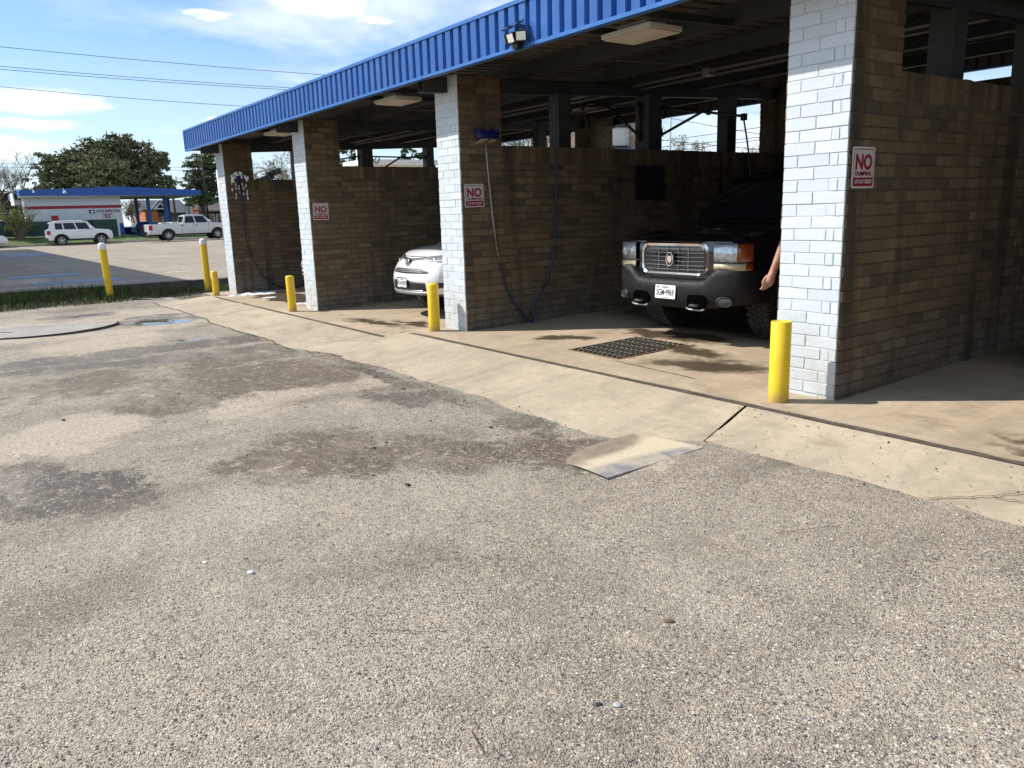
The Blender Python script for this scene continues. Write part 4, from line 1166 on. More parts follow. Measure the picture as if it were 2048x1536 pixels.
def licence_plate(root, x, y, z, number, top, tilt=0, frame=False):
    """plate facing -y"""
    M0 = Matrix.Translation((x, y, z)) @ Matrix.Rotation(R(tilt), 4, 'X')
    B = M0 @ frame_m((0,0,0), (1,0,0), (0,0,1))
    mb = MB(); mb.prism(rrect(-.152, .152, -.076, .076, .012), B, .003); p = mb.build('licence_plate', M_PLATE, root)
    T = lambda dx, dz: B @ Matrix.Translation((dx, dz, .0036))
    text_mesh('lettering', top, M_INK, T(0, .051), .10, .019, p, .02)
    text_mesh('lettering', number, M_INK, T(0, -.008), .262, .072, p, .012)
    mb = MB(); S = T(-.112, .053)
    st = [(.018*(1 if k % 2 == 0 else .42)*cos(pi/2 + pi*k/5), .018*(1 if k % 2 == 0 else .42)*sin(pi/2 + pi*k/5)) for k in range(10)]
    mb.prism(st, S, .0008); mb.prism([(-.075,-.001), (-.045,-.001), (-.045,.001), (-.075,.001)], T(0, -.064), .0008)
    for q in range(9): mb.prism([(-.045+q*.011,-.003), (-.038+q*.011,-.003), (-.038+q*.011,.003), (-.045+q*.011,.003)], T(0, -.064), .0008)
    mb.build('star_and_motto', M_INK, p)
    if frame:
        o = rrect(-.160, .160, -.084, .084, .014); i = rrect(-.147, .147, -.071, .071, .010); mb = MB(); n = len(o)
        for a in range(n):
            b = (a+1) % n; mb.poly([T(0,0) @ Vector((*o[a], .003)), T(0,0) @ Vector((*o[b], .003)), T(0,0) @ Vector((*i[b], .003)), T(0,0) @ Vector((*i[a], .003))])
        mb.build('plate_frame', M_BLACK, p)
    return p

def black_suv():
    root = thing('black_suv', 'big lifted black SUV with chrome grille being washed in the bay', 'SUV', (-5.37, .97, .03), 0, scale=.905)
    c = Car(root, .965, 5.05, .60, [(1.02, .44, .50), (3.95, .44, .50)],
            [(0, 1.13), (.10, 1.165), (.5, 1.215), (1.3, 1.265), (1.5, 1.27), (5.05, 1.29)],
            [(0, .85), (.05, .90), (.12, .955), (.22, .985), (.4, 1), (4.7, 1), (5.05, .95)],
            [(.6, .16), (.8, .13), (1.1, .13), (1.17, .16)], M_KCAR, bulge=.03, waist=.85, tumble=.035)
    c.body(); c.wheels(.44, .28, .22, 6, True)
    c.greenhouse(1.42, 2.06, 4.75, 4.98, 1.83, .90, .77, [(.10, .34, .04, .32), (.37, .62, .35, .62), (.66, .93, .65, .93)], .045)
    # bumper swept round the corners
    path = [(0, 0), (.2, .001), (.40, .008), (.50, .014), (.58, .022), (.66, .035), (.76, .065), (.86, .12), (.93, .20), (.975, .33), (.985, .52), (.985, .56)]
    path = [(-a, b) for a, b in path[:0:-1]] + path
    mb = MB(); mb.smooth = True; rows = []
    for (x, y) in path:
        ax = abs(x); zt = lerp(.715, .865, smooth(.46, .68, ax)); zb = lerp(.395, .46, smooth(.3, .95, ax))
        nx, ny = (x/.985)**5, -sqrt(max(0, 1-min(1, ax/.985)**8)); L = hypot(nx, ny) or 1; nx /= L; ny /= L
        sec = [(-.17, zt-.005), (-.075, zt), (-.03, zt-.012), (-.006, zt-.05), (0, zt-.09), (.002, zb+.20), (-.004, zb+.12), (-.028, zb+.05), (-.06, zb), (-.2, zb-.01)]
        rows.append([(x + nx*o, y + ny*o, z) for (o, z) in sec])
    mb.grid(rows, flip=False); mb.build('bumper', M_BUMP, root)
    bsurf = lambda x: interp([(a, b) for a, b in path if a >= 0], abs(x))
    # black plates painting the shade of tow hook pockets; hooks and fog lamps
    for sg in (-1, 1):
        x = sg*.42
        mb = MB(); M = frame_m((x, bsurf(x)+.012, .485), (1,0,0), (0,0,1)); mb.prism(rrect(-.125, .125, -.085, .075, .05), M, .026); pk = mb.build('pocket_shade_plate', M_DARK, root)
        mb = MB(); mb.smooth = True; mb.tube([(x-.05, -.0, .45), (x-.045, -.045, .447), (x+.045, -.045, .447), (x+.05, 0, .45)], .016, 8); mb.build('tow_hook', M_STEEL, pk)
        mb = MB(); mb.smooth = True; mb.tube([(x-.13, bsurf(x)-.015, .412), (x-.08, bsurf(x)-.02, .398), (x+.08, bsurf(x)-.02, .398), (x+.13, bsurf(x)-.015, .412)], .011, 6); mb.build('pocket_lip', M_GALV, pk)
        x = sg*.755; ang = R(22)*sg
        M = Matrix.Translation((x, bsurf(x)+.004, .50)) @ Matrix.Rotation(ang, 4, 'Z') @ Matrix.Rotation(pi/2, 4, 'X') @ Matrix.Diagonal((1.55, .9, 1, 1))
        mb = MB(); mb.smooth = True; mb.lathe([(.062, -.02), (.062, .012), (.052, .014), (.05, .006)], 20, M); f = mb.build('fog_lamp', M_BLACK, root)
        mb = MB(); mb.smooth = True; mb.lathe([(.05, .006), (.03, .012), (0, .015)], 20, M); mb.build('lens', M_FOG, f)
    # grille
    gy = .035; M = lambda d: frame_m((0, gy + d, .94), (1,0,0), (0,0,1))
    o = rrect(-.50, .50, -.195, .195, .115, 7); i = rrect(-.462, .462, -.155, .140, .090, 7); n = len(o)
    mb = MB(); mb.smooth = True
    bw = lambda p, y: (p[0], gy + y + .05*(p[0]/.49)**2, .94 + p[1])
    mid = [((a[0]+b[0])/2, (a[1]+b[1])/2) for a, b in zip(o, i)]
    rings = [[bw(p, .09) for p in o], [bw(p, .02) for p in o], [bw(p, .0) for p in mid], [bw(p, .015) for p in i], [bw(p, .07) for p in i]]
    for a, b in zip(rings, rings[1:]):
        for k in range(n):
            k2 = (k+1) % n; mb.poly([a[k], a[k2], b[k2], b[k]])
    g = mb.build('grille_frame', M_CHROME, root)
    mb = MB(); mb.box(-.45, .45, gy+.085, gy+.10, .79, 1.08); mb.build('grille_back', M_DARK, g)
    mb = MB()
    for k in range(6):
        z = .822 + k*.046
        rows = []
        for s_ in range(13):
            x = -.443 + .886*s_/12; y = gy + .022 + .05*(x/.49)**2
            rows.append([(x, y+.022, z+.008), (x, y, z+.003), (x, y, z-.003), (x, y+.022, z-.003)])
        mb.grid(rows, flip=True)
    mb.build('grille_bars', M_GRILLE, g)
    mb = MB()
    for x in (-.36, -.22, -.08, .08, .22, .36):
        y = gy + .045 + .05*(x/.49)**2; mb.box(x-.004, x+.004, y, y+.03, .80, 1.07)
    mb.build('grille_uprights', M_GRILLE, g)
    # emblem: wreath ring and crest
    mb = MB(); mb.smooth = True
    ring = [(.050*sin(2*pi*k/28)*(1 - .12*abs(cos(2*pi*k/28))**6), gy-.004, .935 + .072*cos(2*pi*k/28)*(1+.06*abs(cos(2*pi*k/28))**10)) for k in range(29)]
    mb.tube(ring, .0085, 8, False); mb.build('emblem_wreath', M_CHROME, g)
    mb = MB(); mb.prism([(-.030,.034), (-.018,.040), (0,.032), (.018,.040), (.030,.034), (.031,.0), (.024,-.026), (0,-.046), (-.024,-.026), (-.031,0)], frame_m((0, gy, .935), (1,0,0), (0,0,1)), .008); mb.build('emblem_crest', M_CREST, g)
    mb = MB(); mb.prism([(.046*cos(2*pi*k/20), .068*sin(2*pi*k/20)) for k in range(20)], frame_m((0, gy+.012, .935), (1,0,0), (0,0,1)), .004); mb.build('emblem_field', M_BLACK, g)
    # lamps
    def lamp_strip(name, mat, pts, z0, z1, parent=None):
        mb = MB(); mb.smooth = True; rows = []
        for (x, y) in pts: rows.append([(x*.985, y+.03, z0), (x, y, z0+.006), (x, y-.004, (z0+z1)/2), (x, y, z1-.008), (x*.985, y+.03, z1)])
        sg = 1 if pts[-1][0] > 0 else -1
        mb.grid(rows, flip=sg > 0); return mb.build(name, mat, parent or root)
    front = [(.585, .085), (.66, .088), (.74, .096), (.80, .108), (.855, .13)]; wrap = [(.858, .132), (.895, .160), (.922, .195), (.940, .235), (.950, .275)]
    for sg in (-1, 1):
        q = lambda L: [(sg*a, b) for a, b in L]
        h = lamp_strip('headlight', M_HEAD, q(front), .915, 1.105)
        for k, x in enumerate((.655, .775)):
            mb = MB(); mb.smooth = True; M2 = Matrix.Translation((sg*x, .080 + k*.014, 1.005)) @ Matrix.Rotation(pi/2, 4, 'X')
            mb.lathe([(.066, -.012), (.05, -.006), (.03, -.003), (0, -.002)], 6, M2); mb.build('reflector', M_HEAD, h)
        lamp_strip('headlight_rim', M_GALV, q([(.578,.083), (.66,.083), (.74,.091), (.80,.103), (.862,.128)]), 1.1, 1.118, h)
        lamp_strip('marker_lamp', M_AMBER, q(wrap), .915, 1.105)
        lamp_strip('turn_lamp', M_FOGGED, q(front + wrap[1:3]), .825, .905)
        lamp_strip('marker_lamp', M_AMBER, q(wrap[2:]), .825, .905)
    licence_plate(root, -.02, -.012, .572, 'SGM\u20229969', 'TEXAS', -4)
    mb = MB(); mb.smooth = True                                    # roof rails and wipers
    for sg in (-1, 1): mb.tube([(sg*.66, 2.3, 1.87), (sg*.67, 2.45, 1.915), (sg*.67, 4.5, 1.915), (sg*.66, 4.65, 1.87)], .02, 8)
    mb.build('roof_rail', M_BLACK, root)
    mb = MB(); mb.bar((-.55, 1.36, 1.315), (.05, 1.42, 1.36), .02, .015); mb.bar((.1, 1.36, 1.315), (.7, 1.42, 1.36), .02, .015); mb.build('wipers', M_DARK, root)
    mb = MB(); mb.poly([(.36, 1.52, 1.372), (.84, 1.60, 1.372), (.80, 1.74, 1.50), (.50, 1.64, 1.42)]); mb.build('sunshade', plain('teal_sunshade', (.10,.24,.22), .7), root)
M_FOG = plain('fog_lens', (.07,.07,.065), .25, .4)
M_GRILLE = plain('grille_chrome', (.42,.42,.43), .25, .9)
M_CREST = plain('emblem_crest', (.62,.55,.48), .35, .4)
black_suv()

def white_suv():
    root = thing('white_suv', 'white crossover SUV poking its nose out beside the NO DUMPING pier', 'SUV', (-10.22, .63, -.12), 0, scale=.92)
    c = Car(root, .925, 4.6, .42, [(.93, .36, .42), (3.6, .36, .42)],
            [(0, .985), (.1, 1.02), (.35, 1.065), (.95, 1.125), (1.15, 1.14), (4.6, 1.12)],
            [(0, .60), (.04, .70), (.10, .79), (.22, .885), (.42, .955), (.75, 1), (4.1, 1), (4.6, .85)],
            [(.30, .10), (.42, .02), (.6, 0), (.70, .01), (.78, .045), (.90, .11), (1.03, .23)], M_WCAR, bulge=.11, waist=.66, tumble=.07)
    c.body(); c.wheels(.36, .23, .24, 5)
    c.greenhouse(1.02, 1.78, 3.95, 4.5, 1.62, .80, .62, [(.14, .40, .04, .36), (.43, .68, .39, .68), (.72, .88, .70, .90)], .04)
    c.patch('lower_grille', M_BLACK, -.74, .74, lambda x: .455 + .02*abs(x), lambda x: .625 - .03*(abs(x)/.74)**2, .006, 16)
    c.patch('slot_grille', M_BLACK, -.56, .56, lambda x: .735 + .012*abs(x), lambda x: .812 - .05*max(0, abs(x)-.36)/.2, .007, 16)
    for z in (.756, .782): c.patch('slot_bar', M_GALV, -.44, .44, z, z+.007, .012, 12, 1)
    c.patch('skid_lip', M_GALV, -.60, .60, .40, .448, .016, 14)
    c.patch('chrome_strip', M_CHROME, -.46, .46, .462, .476, .012, 12, 1)
    c.patch('bonnet_gap', M_BLACK, -.62, .62, lambda x: .925 + .05*(abs(x)/.62)**1.2, lambda x: .962 + .052*(abs(x)/.62)**1.2, .005, 16)
    for sg in (-1, 1):
        h = c.patch('headlight', M_HEAD, sg*.40, sg*.86, lambda x: .925 + .02*(abs(x)-.4) - .16*max(0, abs(x)-.66), lambda x: .962 + .16*(abs(x)-.4), .012, 10)
        c.patch('daytime_lamp', M_WHITE_METAL, sg*.46, sg*.74, lambda x: .915 + .02*(abs(x)-.4), lambda x: .93 + .03*(abs(x)-.4), .018, 6, 1, h)
        c.patch('fog_lamp', M_BLACK, sg*.70, sg*.84, .52, .60, .008, 6)
    # emblem: crossed ovals in a dark shield
    mb = MB(); mb.prism([(-.075,.055), (.075,.055), (.06,-.01), (0,-.075), (-.06,-.01)], frame_m((0, c.surf(0, .90)-.002, .90), (1,0,0), (0,.25,1)), .012); e = mb.build('emblem_plinth', M_BLACK, root)
    mb = MB(); mb.smooth = True; y = c.surf(0, .90) - .026
    E = lambda rx, rz, cz: [(rx*cos(2*pi*k/24), y + (.02 if rz > .03 else .0)*0 + .25*(cz + rz*sin(2*pi*k/24)), .905 + cz + rz*sin(2*pi*k/24)) for k in range(25)]
    mb.tube(E(.068, .047, 0), .007, 7, False); mb.tube(E(.028, .043, 0), .006, 7, False); mb.tube(E(.05, .016, .022), .006, 7, False); mb.build('emblem', M_CHROME, e)
    licence_plate(root, -.02, c.surf(0, .565)-.022, .585, 'PLN\u20227029', 'TEXAS', -2, True)
    for sg in (-1, 1):
        mb = MB(); mb.smooth = True; mb.tube([(sg*.55, .30, .40), (sg*.56, .52, .30), (sg*.60, .62, .27)], .02, 6); mb.build('air_deflector', M_BLACK, root)
    r2 = dup(root); r2.name = 'white_car'; r2.location = (-14.93, .98, -.11)
    r2['label'] = 'white car in the soapy end bay, almost wholly hidden behind its pier'
white_suv()

def jeep():
    root = thing('white_jeep', 'small boxy white SUV with black wheel arches parked along the far kerb', 'SUV', (-66.3, 5.95, .0), pi)
    W = .90
    c = Car(root, W, 4.23, .38, [(.82, .35, .43), (3.40, .35, .43)], [(0, .92), (.08, .99), (.5, 1.04), (1.1, 1.08), (1.3, 1.09), (4.23, 1.12)],
            [(0, .84), (.08, .93), (.25, .98), (.5, 1), (4.0, 1), (4.23, .95)], [(.38, .05), (.6, 0), (1.0, .06)], M_WCAR, bulge=.04, waist=.7, tumble=.04)
    c.body(); c.wheels(.35, .22, .245, 5)
    c.greenhouse(1.08, 1.62, 3.98, 4.15, 1.65, .83, .70, [(.12, .38, .06, .36), (.41, .67, .39, .67), (.70, .86, .70, .88)], .03)
    for (yc, zc, r) in c.arches:
        mb = MB()
        for sg in (-1, 1):
            a = [(yc + (r+.07)*cos(pi*k/14), zc + (r+.05)*sin(pi*k/14)) for k in range(15)]; b = [(yc + (r-.01)*cos(pi*k/14), zc + (r-.01)*sin(pi*k/14)) for k in range(15)]
            mb.grid([[(sg*(W+.012), p, q) for p, q in b], [(sg*(W+.012), p, q) for p, q in a], [(sg*(W-.06), p, q) for p, q in a]], flip=sg > 0)
        mb.build('arch_trim', M_BLACK, root)
    mb = MB()
    for sg in (-1, 1): mb.box(min(sg*W*.90, sg*(W+.005)), max(sg*W*.90, sg*(W+.005)), 1.25, 2.97, .33, .46)
    mb.box(-.8, .8, 4.18, 4.30, .36, .56); mb.build('lower_trim', M_BLACK, root)
    for sg in (-1, 1):
        mb = MB(); mb.box(min(sg*.70, sg*(W-.005)), max(sg*.70, sg*(W-.005)), 4.06, 4.275, .83, 1.02); tl = mb.build('tail_lamp', M_RED, root)
        mb = MB(); mb.box(min(sg*.69, sg*(W-.001)), max(sg*.69, sg*(W-.001)), 4.05, 4.27, .79, .83); mb.box(min(sg*.69, sg*(W-.001)), max(sg*.69, sg*(W-.001)), 4.05, 4.27, 1.02, 1.05); mb.build('lamp_bezel', M_BLACK, tl)
        c.patch('headlight', M_HEAD, sg*.55, sg*.80, .78, .94, .01, 6)
        mb = MB(); mb.smooth = True; mb.tube([(sg*.62, 1.8, 1.70), (sg*.63, 1.95, 1.735), (sg*.63, 3.6, 1.735), (sg*.62, 3.75, 1.70)], .018, 6); mb.build('roof_rail', M_WCAR, root)
        for y in (2.12, 3.1):
            mb = MB(); mb.box(min(sg*(W-.03), sg*(W+.02)), max(sg*(W-.03), sg*(W+.02)), y, y+.17, .955, .985); mb.build('door_handle', M_WCAR, root)
    c.patch('grille', M_BLACK, -.5, .5, .76, .90, .008, 8)
    return root
JEEP = jeep()

def pickup():
    root = thing('pickup_truck', 'white crew cab pickup truck parked behind the Jeep-like SUV on the far kerb'.replace('Jeep-like SUV', 'boxy white SUV'), 'pickup truck', (-63.6, 13.75, .06), pi)
    W = .99
    c = Car(root, W, 5.8, .50, [(1.0, .40, .50), (4.55, .40, .50)], [(0, 1.02), (.1, 1.12), (.5, 1.19), (1.2, 1.24), (1.5, 1.25), (3.42, 1.25), (3.5, 1.23), (5.8, 1.23)],
            [(0, .84), (.1, .94), (.3, 1), (5.5, 1), (5.8, .99)], [(.5, 0), (1.1, .06)], M_WTRUCK, bulge=.05, waist=.85, tumble=.03, crown=.0)
    c.body(); c.wheels(.40, .27, .22, 6)
    c.greenhouse(1.25, 1.95, 3.25, 3.48, 1.83, .90, .73, [(.16, .55, .05, .52), (.60, .93, .57, .94)], .03)
    mb = MB(); mb.box(-.80, .80, 3.62, 5.66, 1.225, 1.236); mb.build('cargo_bed', M_BLACK, root)
    mb = MB(); mb.box(-.85, .85, 3.72, 4.25, 1.24, 1.36); mb.box(-.55, .35, 4.3, 4.9, 1.236, 1.34); mb.build('tool_box', M_WHITE_METAL, root)
    mb = MB(); mb.box(-W*.98, W*.98, 5.84, 6.02, .50, .70); mb.build('rear_bumper', M_CHROME, root)
    for sg in (-1, 1):
        mb = MB(); mb.box(min(sg*.86, sg*(W+.004)), max(sg*.86, sg*(W+.004)), 5.62, 5.855, .80, 1.14); mb.build('tail_lamp', M_RED, root)
        c.patch('headlight', M_FOGGED, sg*.55, sg*.90, .86, 1.04, .01, 6)
        for y in (2.05, 3.05):
            mb = MB(); mb.box(min(sg*(W-.03), sg*(W+.02)), max(sg*(W-.03), sg*(W+.02)), y+.35, y+.55, 1.07, 1.11); mb.build('door_handle', M_BLACK, root)
        mb = MB()
        for y in (1.62, 2.72, 3.55): mb.box(min(sg*W*.94, sg*(W+.001)), max(sg*W*.94, sg*(W+.001)), y, y+.014, .58, 1.20)
        mb.build('door_gap', M_BLACK, root)
    c.patch('front_bumper', M_CHROME, -.9, .9, .5, .66, .05, 10)
    c.patch('grille', M_BLACK, -.45, .45, .75, 1.0, .008, 8)
pickup()

def far_car(name, label, loc, rz, paint, scale=1.0):
    root = thing(name, label, 'car', loc, rz, scale=scale)
    c = Car(root, .89, 4.5, .32, [(.88, .33, .38), (3.55, .33, .38)], [(0, .70), (.1, .78), (.6, .88), (1.2, .95), (3.7, .98), (4.5, .95)],
            [(0, .78), (.1, .89), (.35, .97), (.6, 1), (4.0, 1), (4.5, .88)], [(.3, .05), (.5, 0), (.8, .10)], paint, waist=.6)
    c.body(); c.wheels(.33, .21, .22, 5)
    c.greenhouse(1.15, 1.95, 3.1, 3.85, 1.42, .78, .58, [(.2, .5, .08, .48), (.53, .82, .53, .90)], .03)
    c.patch('headlight', M_HEAD, .50, .80, .60, .70, .01, 6); c.patch('headlight', M_HEAD, -.50, -.80, .60, .70, .01, 6)
far_car('parked_car', 'white car cut off by the left edge, only the tip of its nose showing', (-66.4, -.72, 0), pi, M_WCAR)
far_car('parked_car', 'dark blue car under the blue fuel canopy behind the pickup truck', (-80.5, 13.6, .12), R(200), M_BCAR)
# ------------------------------------------------------------------ everything beyond the car wash
CAMM = scene.camera.matrix_world.copy() if False else None
def _ray():
    c = scene.camera; bpy.context.view_layer.update(); m = c.matrix_world
    return m.to_translation(), m.to_3x3()
_C, _M = _ray()
def at(px, py, x=None, d=None):
    """world point seen at a picture position (2048 x 1536), on the plane X = x or at distance d along the view axis"""
    v = _M @ Vector(((px-1024)/1576.8, -(py-768)/1576.8, -1))
    t = (x - _C.x)/v.x if x is not None else d
    return _C + v*t

def crown_mesh(lobes, n, size, rng, flat=.6, hollow=.35):
    """many leaf-sized faces spread through uneven lobes (cx, cy, cz, rx, ry, rz)"""
    mb = MB(); vol = [l[3]*l[4]*l[5] for l in lobes]; tot = sum(vol)
    for l, w in zip(lobes, vol):
        cx, cy, cz, rx, ry, rz = l
        k = int(n*w/tot); clumps = []
        for i in range(max(12, k//26)):
            d = Vector((rng.gauss(0,1), rng.gauss(0,1), rng.gauss(0,1))).normalized()
            q = rng.uniform(hollow, 1)**.6 * (1 + .22*noise.noise(d*2.1 + Vector((cx, cy, cz))))
            clumps.append((Vector((cx + d.x*rx*q, cy + d.y*ry*q, cz + d.z*rz*q)), rng.uniform(.5, 1.3), rng.random()))
        for i in range(k):
            c, sc, br = rng.choice(clumps)
            p = c + Vector((rng.gauss(0,1)*.30*rx/2.2, rng.gauss(0,1)*.30*ry/2.2, rng.gauss(0,1)*.16*rz/2))*sc
            s = size*rng.uniform(.55, 1.3); nrm = Vector((rng.gauss(0,1), rng.gauss(0,1), rng.gauss(0,1)+flat)).normalized()
            u = nrm.orthogonal().normalized(); u = (Matrix.Rotation(rng.uniform(0, 2*pi), 3, nrm) @ u); v = nrm.cross(u)
            mb.rnd = min(1, max(0, br*.6 + rng.uniform(0, .4)))
            mb.poly([p - u*s, p - v*s*.45, p + u*s, p + v*s*.45])
    return mb
def limbs(mb, base, tops, r0, rng, twigs=3):
    base = Vector(base)
    for tp in tops:
        tp = Vector(tp); pts = []
        for k in range(7):
            t = k/6; p = base.lerp(tp, t); p.z = lerp(base.z, tp.z, t**.8); a = .12*(tp-base).length*sin(pi*t)
            p += Vector((rng.uniform(-a, a), rng.uniform(-a, a), rng.uniform(-a, a)*.4)); pts.append(p)
        mb.tube(pts, [r0*(1-.85*k/6) for k in range(7)], 6)
        for q in range(twigs):
            s = pts[rng.randint(2, 5)]; e = s + Vector((rng.gauss(0,1), rng.gauss(0,1), rng.uniform(.1, 1))).normalized()*(tp-base).length*rng.uniform(.25, .5)
            mb.tube([s, s.lerp(e, .5) + Vector((0, 0, rng.uniform(-.2,.2))), e], [r0*.3, r0*.18, r0*.06], 5)
def leafy(name, label, base, lobes, n, size, mat, bark=None, r0=.35, seed=1, group=None, hollow=.35):
    rng = random.Random(seed); t = thing(name, label, 'tree', base, 0, group)
    L = [(a-base[0], b-base[1], c-base[2], d, e, f) for (a, b, c, d, e, f) in lobes]
    mb = MB(); mb.smooth = True
    zm = min(l[2]-l[5] for l in L)
    mb.tube([(0,0,-.2), (.05,.08,zm*.5), (0,.1,zm+.4)], [r0*1.25, r0, r0*.85], 10)
    limbs(mb, (0,.1,zm+.2), [(l[0], l[1], l[2]+l[5]*.5) for l in L for _ in (0, 1)], r0*.62, rng)
    mb.build('trunk', bark or M_BARK, t)
    crown_mesh(L, n, size, rng, hollow=hollow).build('crown', mat, t)
    return t
def bare(name, label, base, h, spread, seed, mat=None, buds=None, group=None, depth=5, lean=0.0, r0=.16, nb=3):
    rng = random.Random(seed); t = thing(name, label, 'tree', base, 0, group); mb = MB(); mb.smooth = True; bl = MB()
    def grow(p, d, L, r, k):
        q = p + d*L*.5 + Vector((rng.uniform(-1,1), rng.uniform(-1,1), 0))*L*.06; e = q + (d + Vector((rng.uniform(-.2,.2), rng.uniform(-.2,.2), .08))).normalized()*L*.5
        mb.tube([p, q, e], [r, r*.82, r*.64], 5 if k > 1 else 3, caps=False)
        if k <= 1 and buds:
            for _ in range(3):
                c = p.lerp(e, rng.random()) + Vector((rng.gauss(0,.09), rng.gauss(0,.09), rng.gauss(0,.09))); s = rng.uniform(.03, .07); bl.rnd = rng.random()
                u = Vector((rng.gauss(0,1), rng.gauss(0,1), rng.gauss(0,1))).normalized(); v = u.orthogonal().normalized()
                bl.poly([c-u*s, c-v*s*.6, c+u*s, c+v*s*.6])
        if k == 0: return
        for i in range(nb if k > 1 else nb+1):
            a = rng.uniform(0, 2*pi); sp = spread*rng.uniform(.5, 1.2); x = d.orthogonal().normalized(); y = d.cross(x)
            nd = (d + (x*cos(a) + y*sin(a))*sp + Vector((0,0,.12))).normalized()
            s = p.lerp(e, rng.uniform(.55, 1.0)) if i else e
            grow(s, nd, L*rng.uniform(.62, .82), r*.58, k-1)
    grow(Vector((0,0,-.2)), Vector((0, lean, 1)).normalized(), h*.30, r0, depth)
    mb.build('trunk', mat or M_BARKG, t)
    if bl.f: bl.build('crown', buds, t)
    return t

# --- trees across the street
X = -84
def lobe(px, py, rpx, rz=None, x=X, dx=0):
    p = at(px, py, x=x); k = (at(px+10, py, x=x) - p).length/10
    return (p.x + dx, p.y, p.z, rpx*k*.85, rpx*k, (rz or rpx*.85)*k)
b = at(205, 440, x=X)
leafy('oak_tree', 'huge spreading dark green live oak behind the inspection building', (X, b.y, .1),
      [lobe(105, 338, 44), lobe(150, 330, 48, 34), lobe(215, 312, 52, 42), lobe(240, 290, 42, 26), lobe(285, 318, 46, 34), lobe(318, 325, 24, 34), lobe(85, 372, 38, 28), lobe(160, 368, 62, 26), lobe(240, 365, 70, 24), lobe(315, 368, 40, 24), lobe(200, 345, 60, 40, dx=2.5), lobe(185, 318, 40, 34), lobe(125, 352, 44, 30), lobe(265, 345, 50, 34)], 30000, .19, M_OAK, r0=.55, seed=3, hollow=.3)
X2 = -90
b = at(405, 440, x=X2)
leafy('oak_tree', 'tall loose mid green tree between the dark pole and the end pier', (X2, b.y, .1),
      [lobe(395, 335, 27, 24, X2), lobe(425, 325, 30, 24, X2), lobe(380, 365, 24, 18, X2), lobe(430, 365, 30, 24, X2), lobe(405, 395, 34, 18, X2)], 8500, .18, M_TREE, r0=.4, seed=5, hollow=.3)
b = at(25, 420, x=-95); bare('bare_tree', 'leafless grey tree at the left edge behind the brown building', (-95, b.y, .2), 9.5, .75, 8, depth=6, group='leafless trees in the distance')
b = at(-10, 420, x=-92); bare('bare_tree', 'second leafless grey tree at the left edge, partly cut off', (-92, b.y, .2), 9.0, .75, 28, depth=6, group='leafless trees in the distance')
b = at(270, 430, x=-93); bare('bare_tree', 'small brown leafless tree seen under the blue fuel canopy', (-93, b.y, .1), 5.0, .9, 14, M_BARKG, M_BUDS, 'leafless trees in the distance', 5)
p = at(40, 470, x=-69.0)
t = thing('shrub', 'yellow-green sprouting shrub at the fence near the left edge', 'shrub', (-69.4, p.y, .1)); mb = MB(); rng = random.Random(4); bl = MB()
for k in range(70):
    a = rng.uniform(0, 2*pi); s = rng.uniform(.3, 1.3); e = Vector((cos(a)*s*.5, sin(a)*s*1.25, rng.uniform(1.2, 3.0))); m_ = e*.5 + Vector((0, 0, .35)); mb.tube([(0,0,0), m_, e], [.03, .018, .006], 4, False)
    for q in range(30):
        c = m_.lerp(e, rng.uniform(.1, 1)) + Vector((rng.gauss(0,.1), rng.gauss(0,.1), rng.gauss(0,.1))); u = Vector((rng.gauss(0,1), rng.gauss(0,1), rng.gauss(0,1))).normalized()*.06; v = u.orthogonal().normalized()*.03
        bl.rnd = rng.random(); bl.poly([c-u, c-v, c+u, c+v])
mb.build('stems', M_BARKG, t); bl.build('foliage', M_SPRING, t)

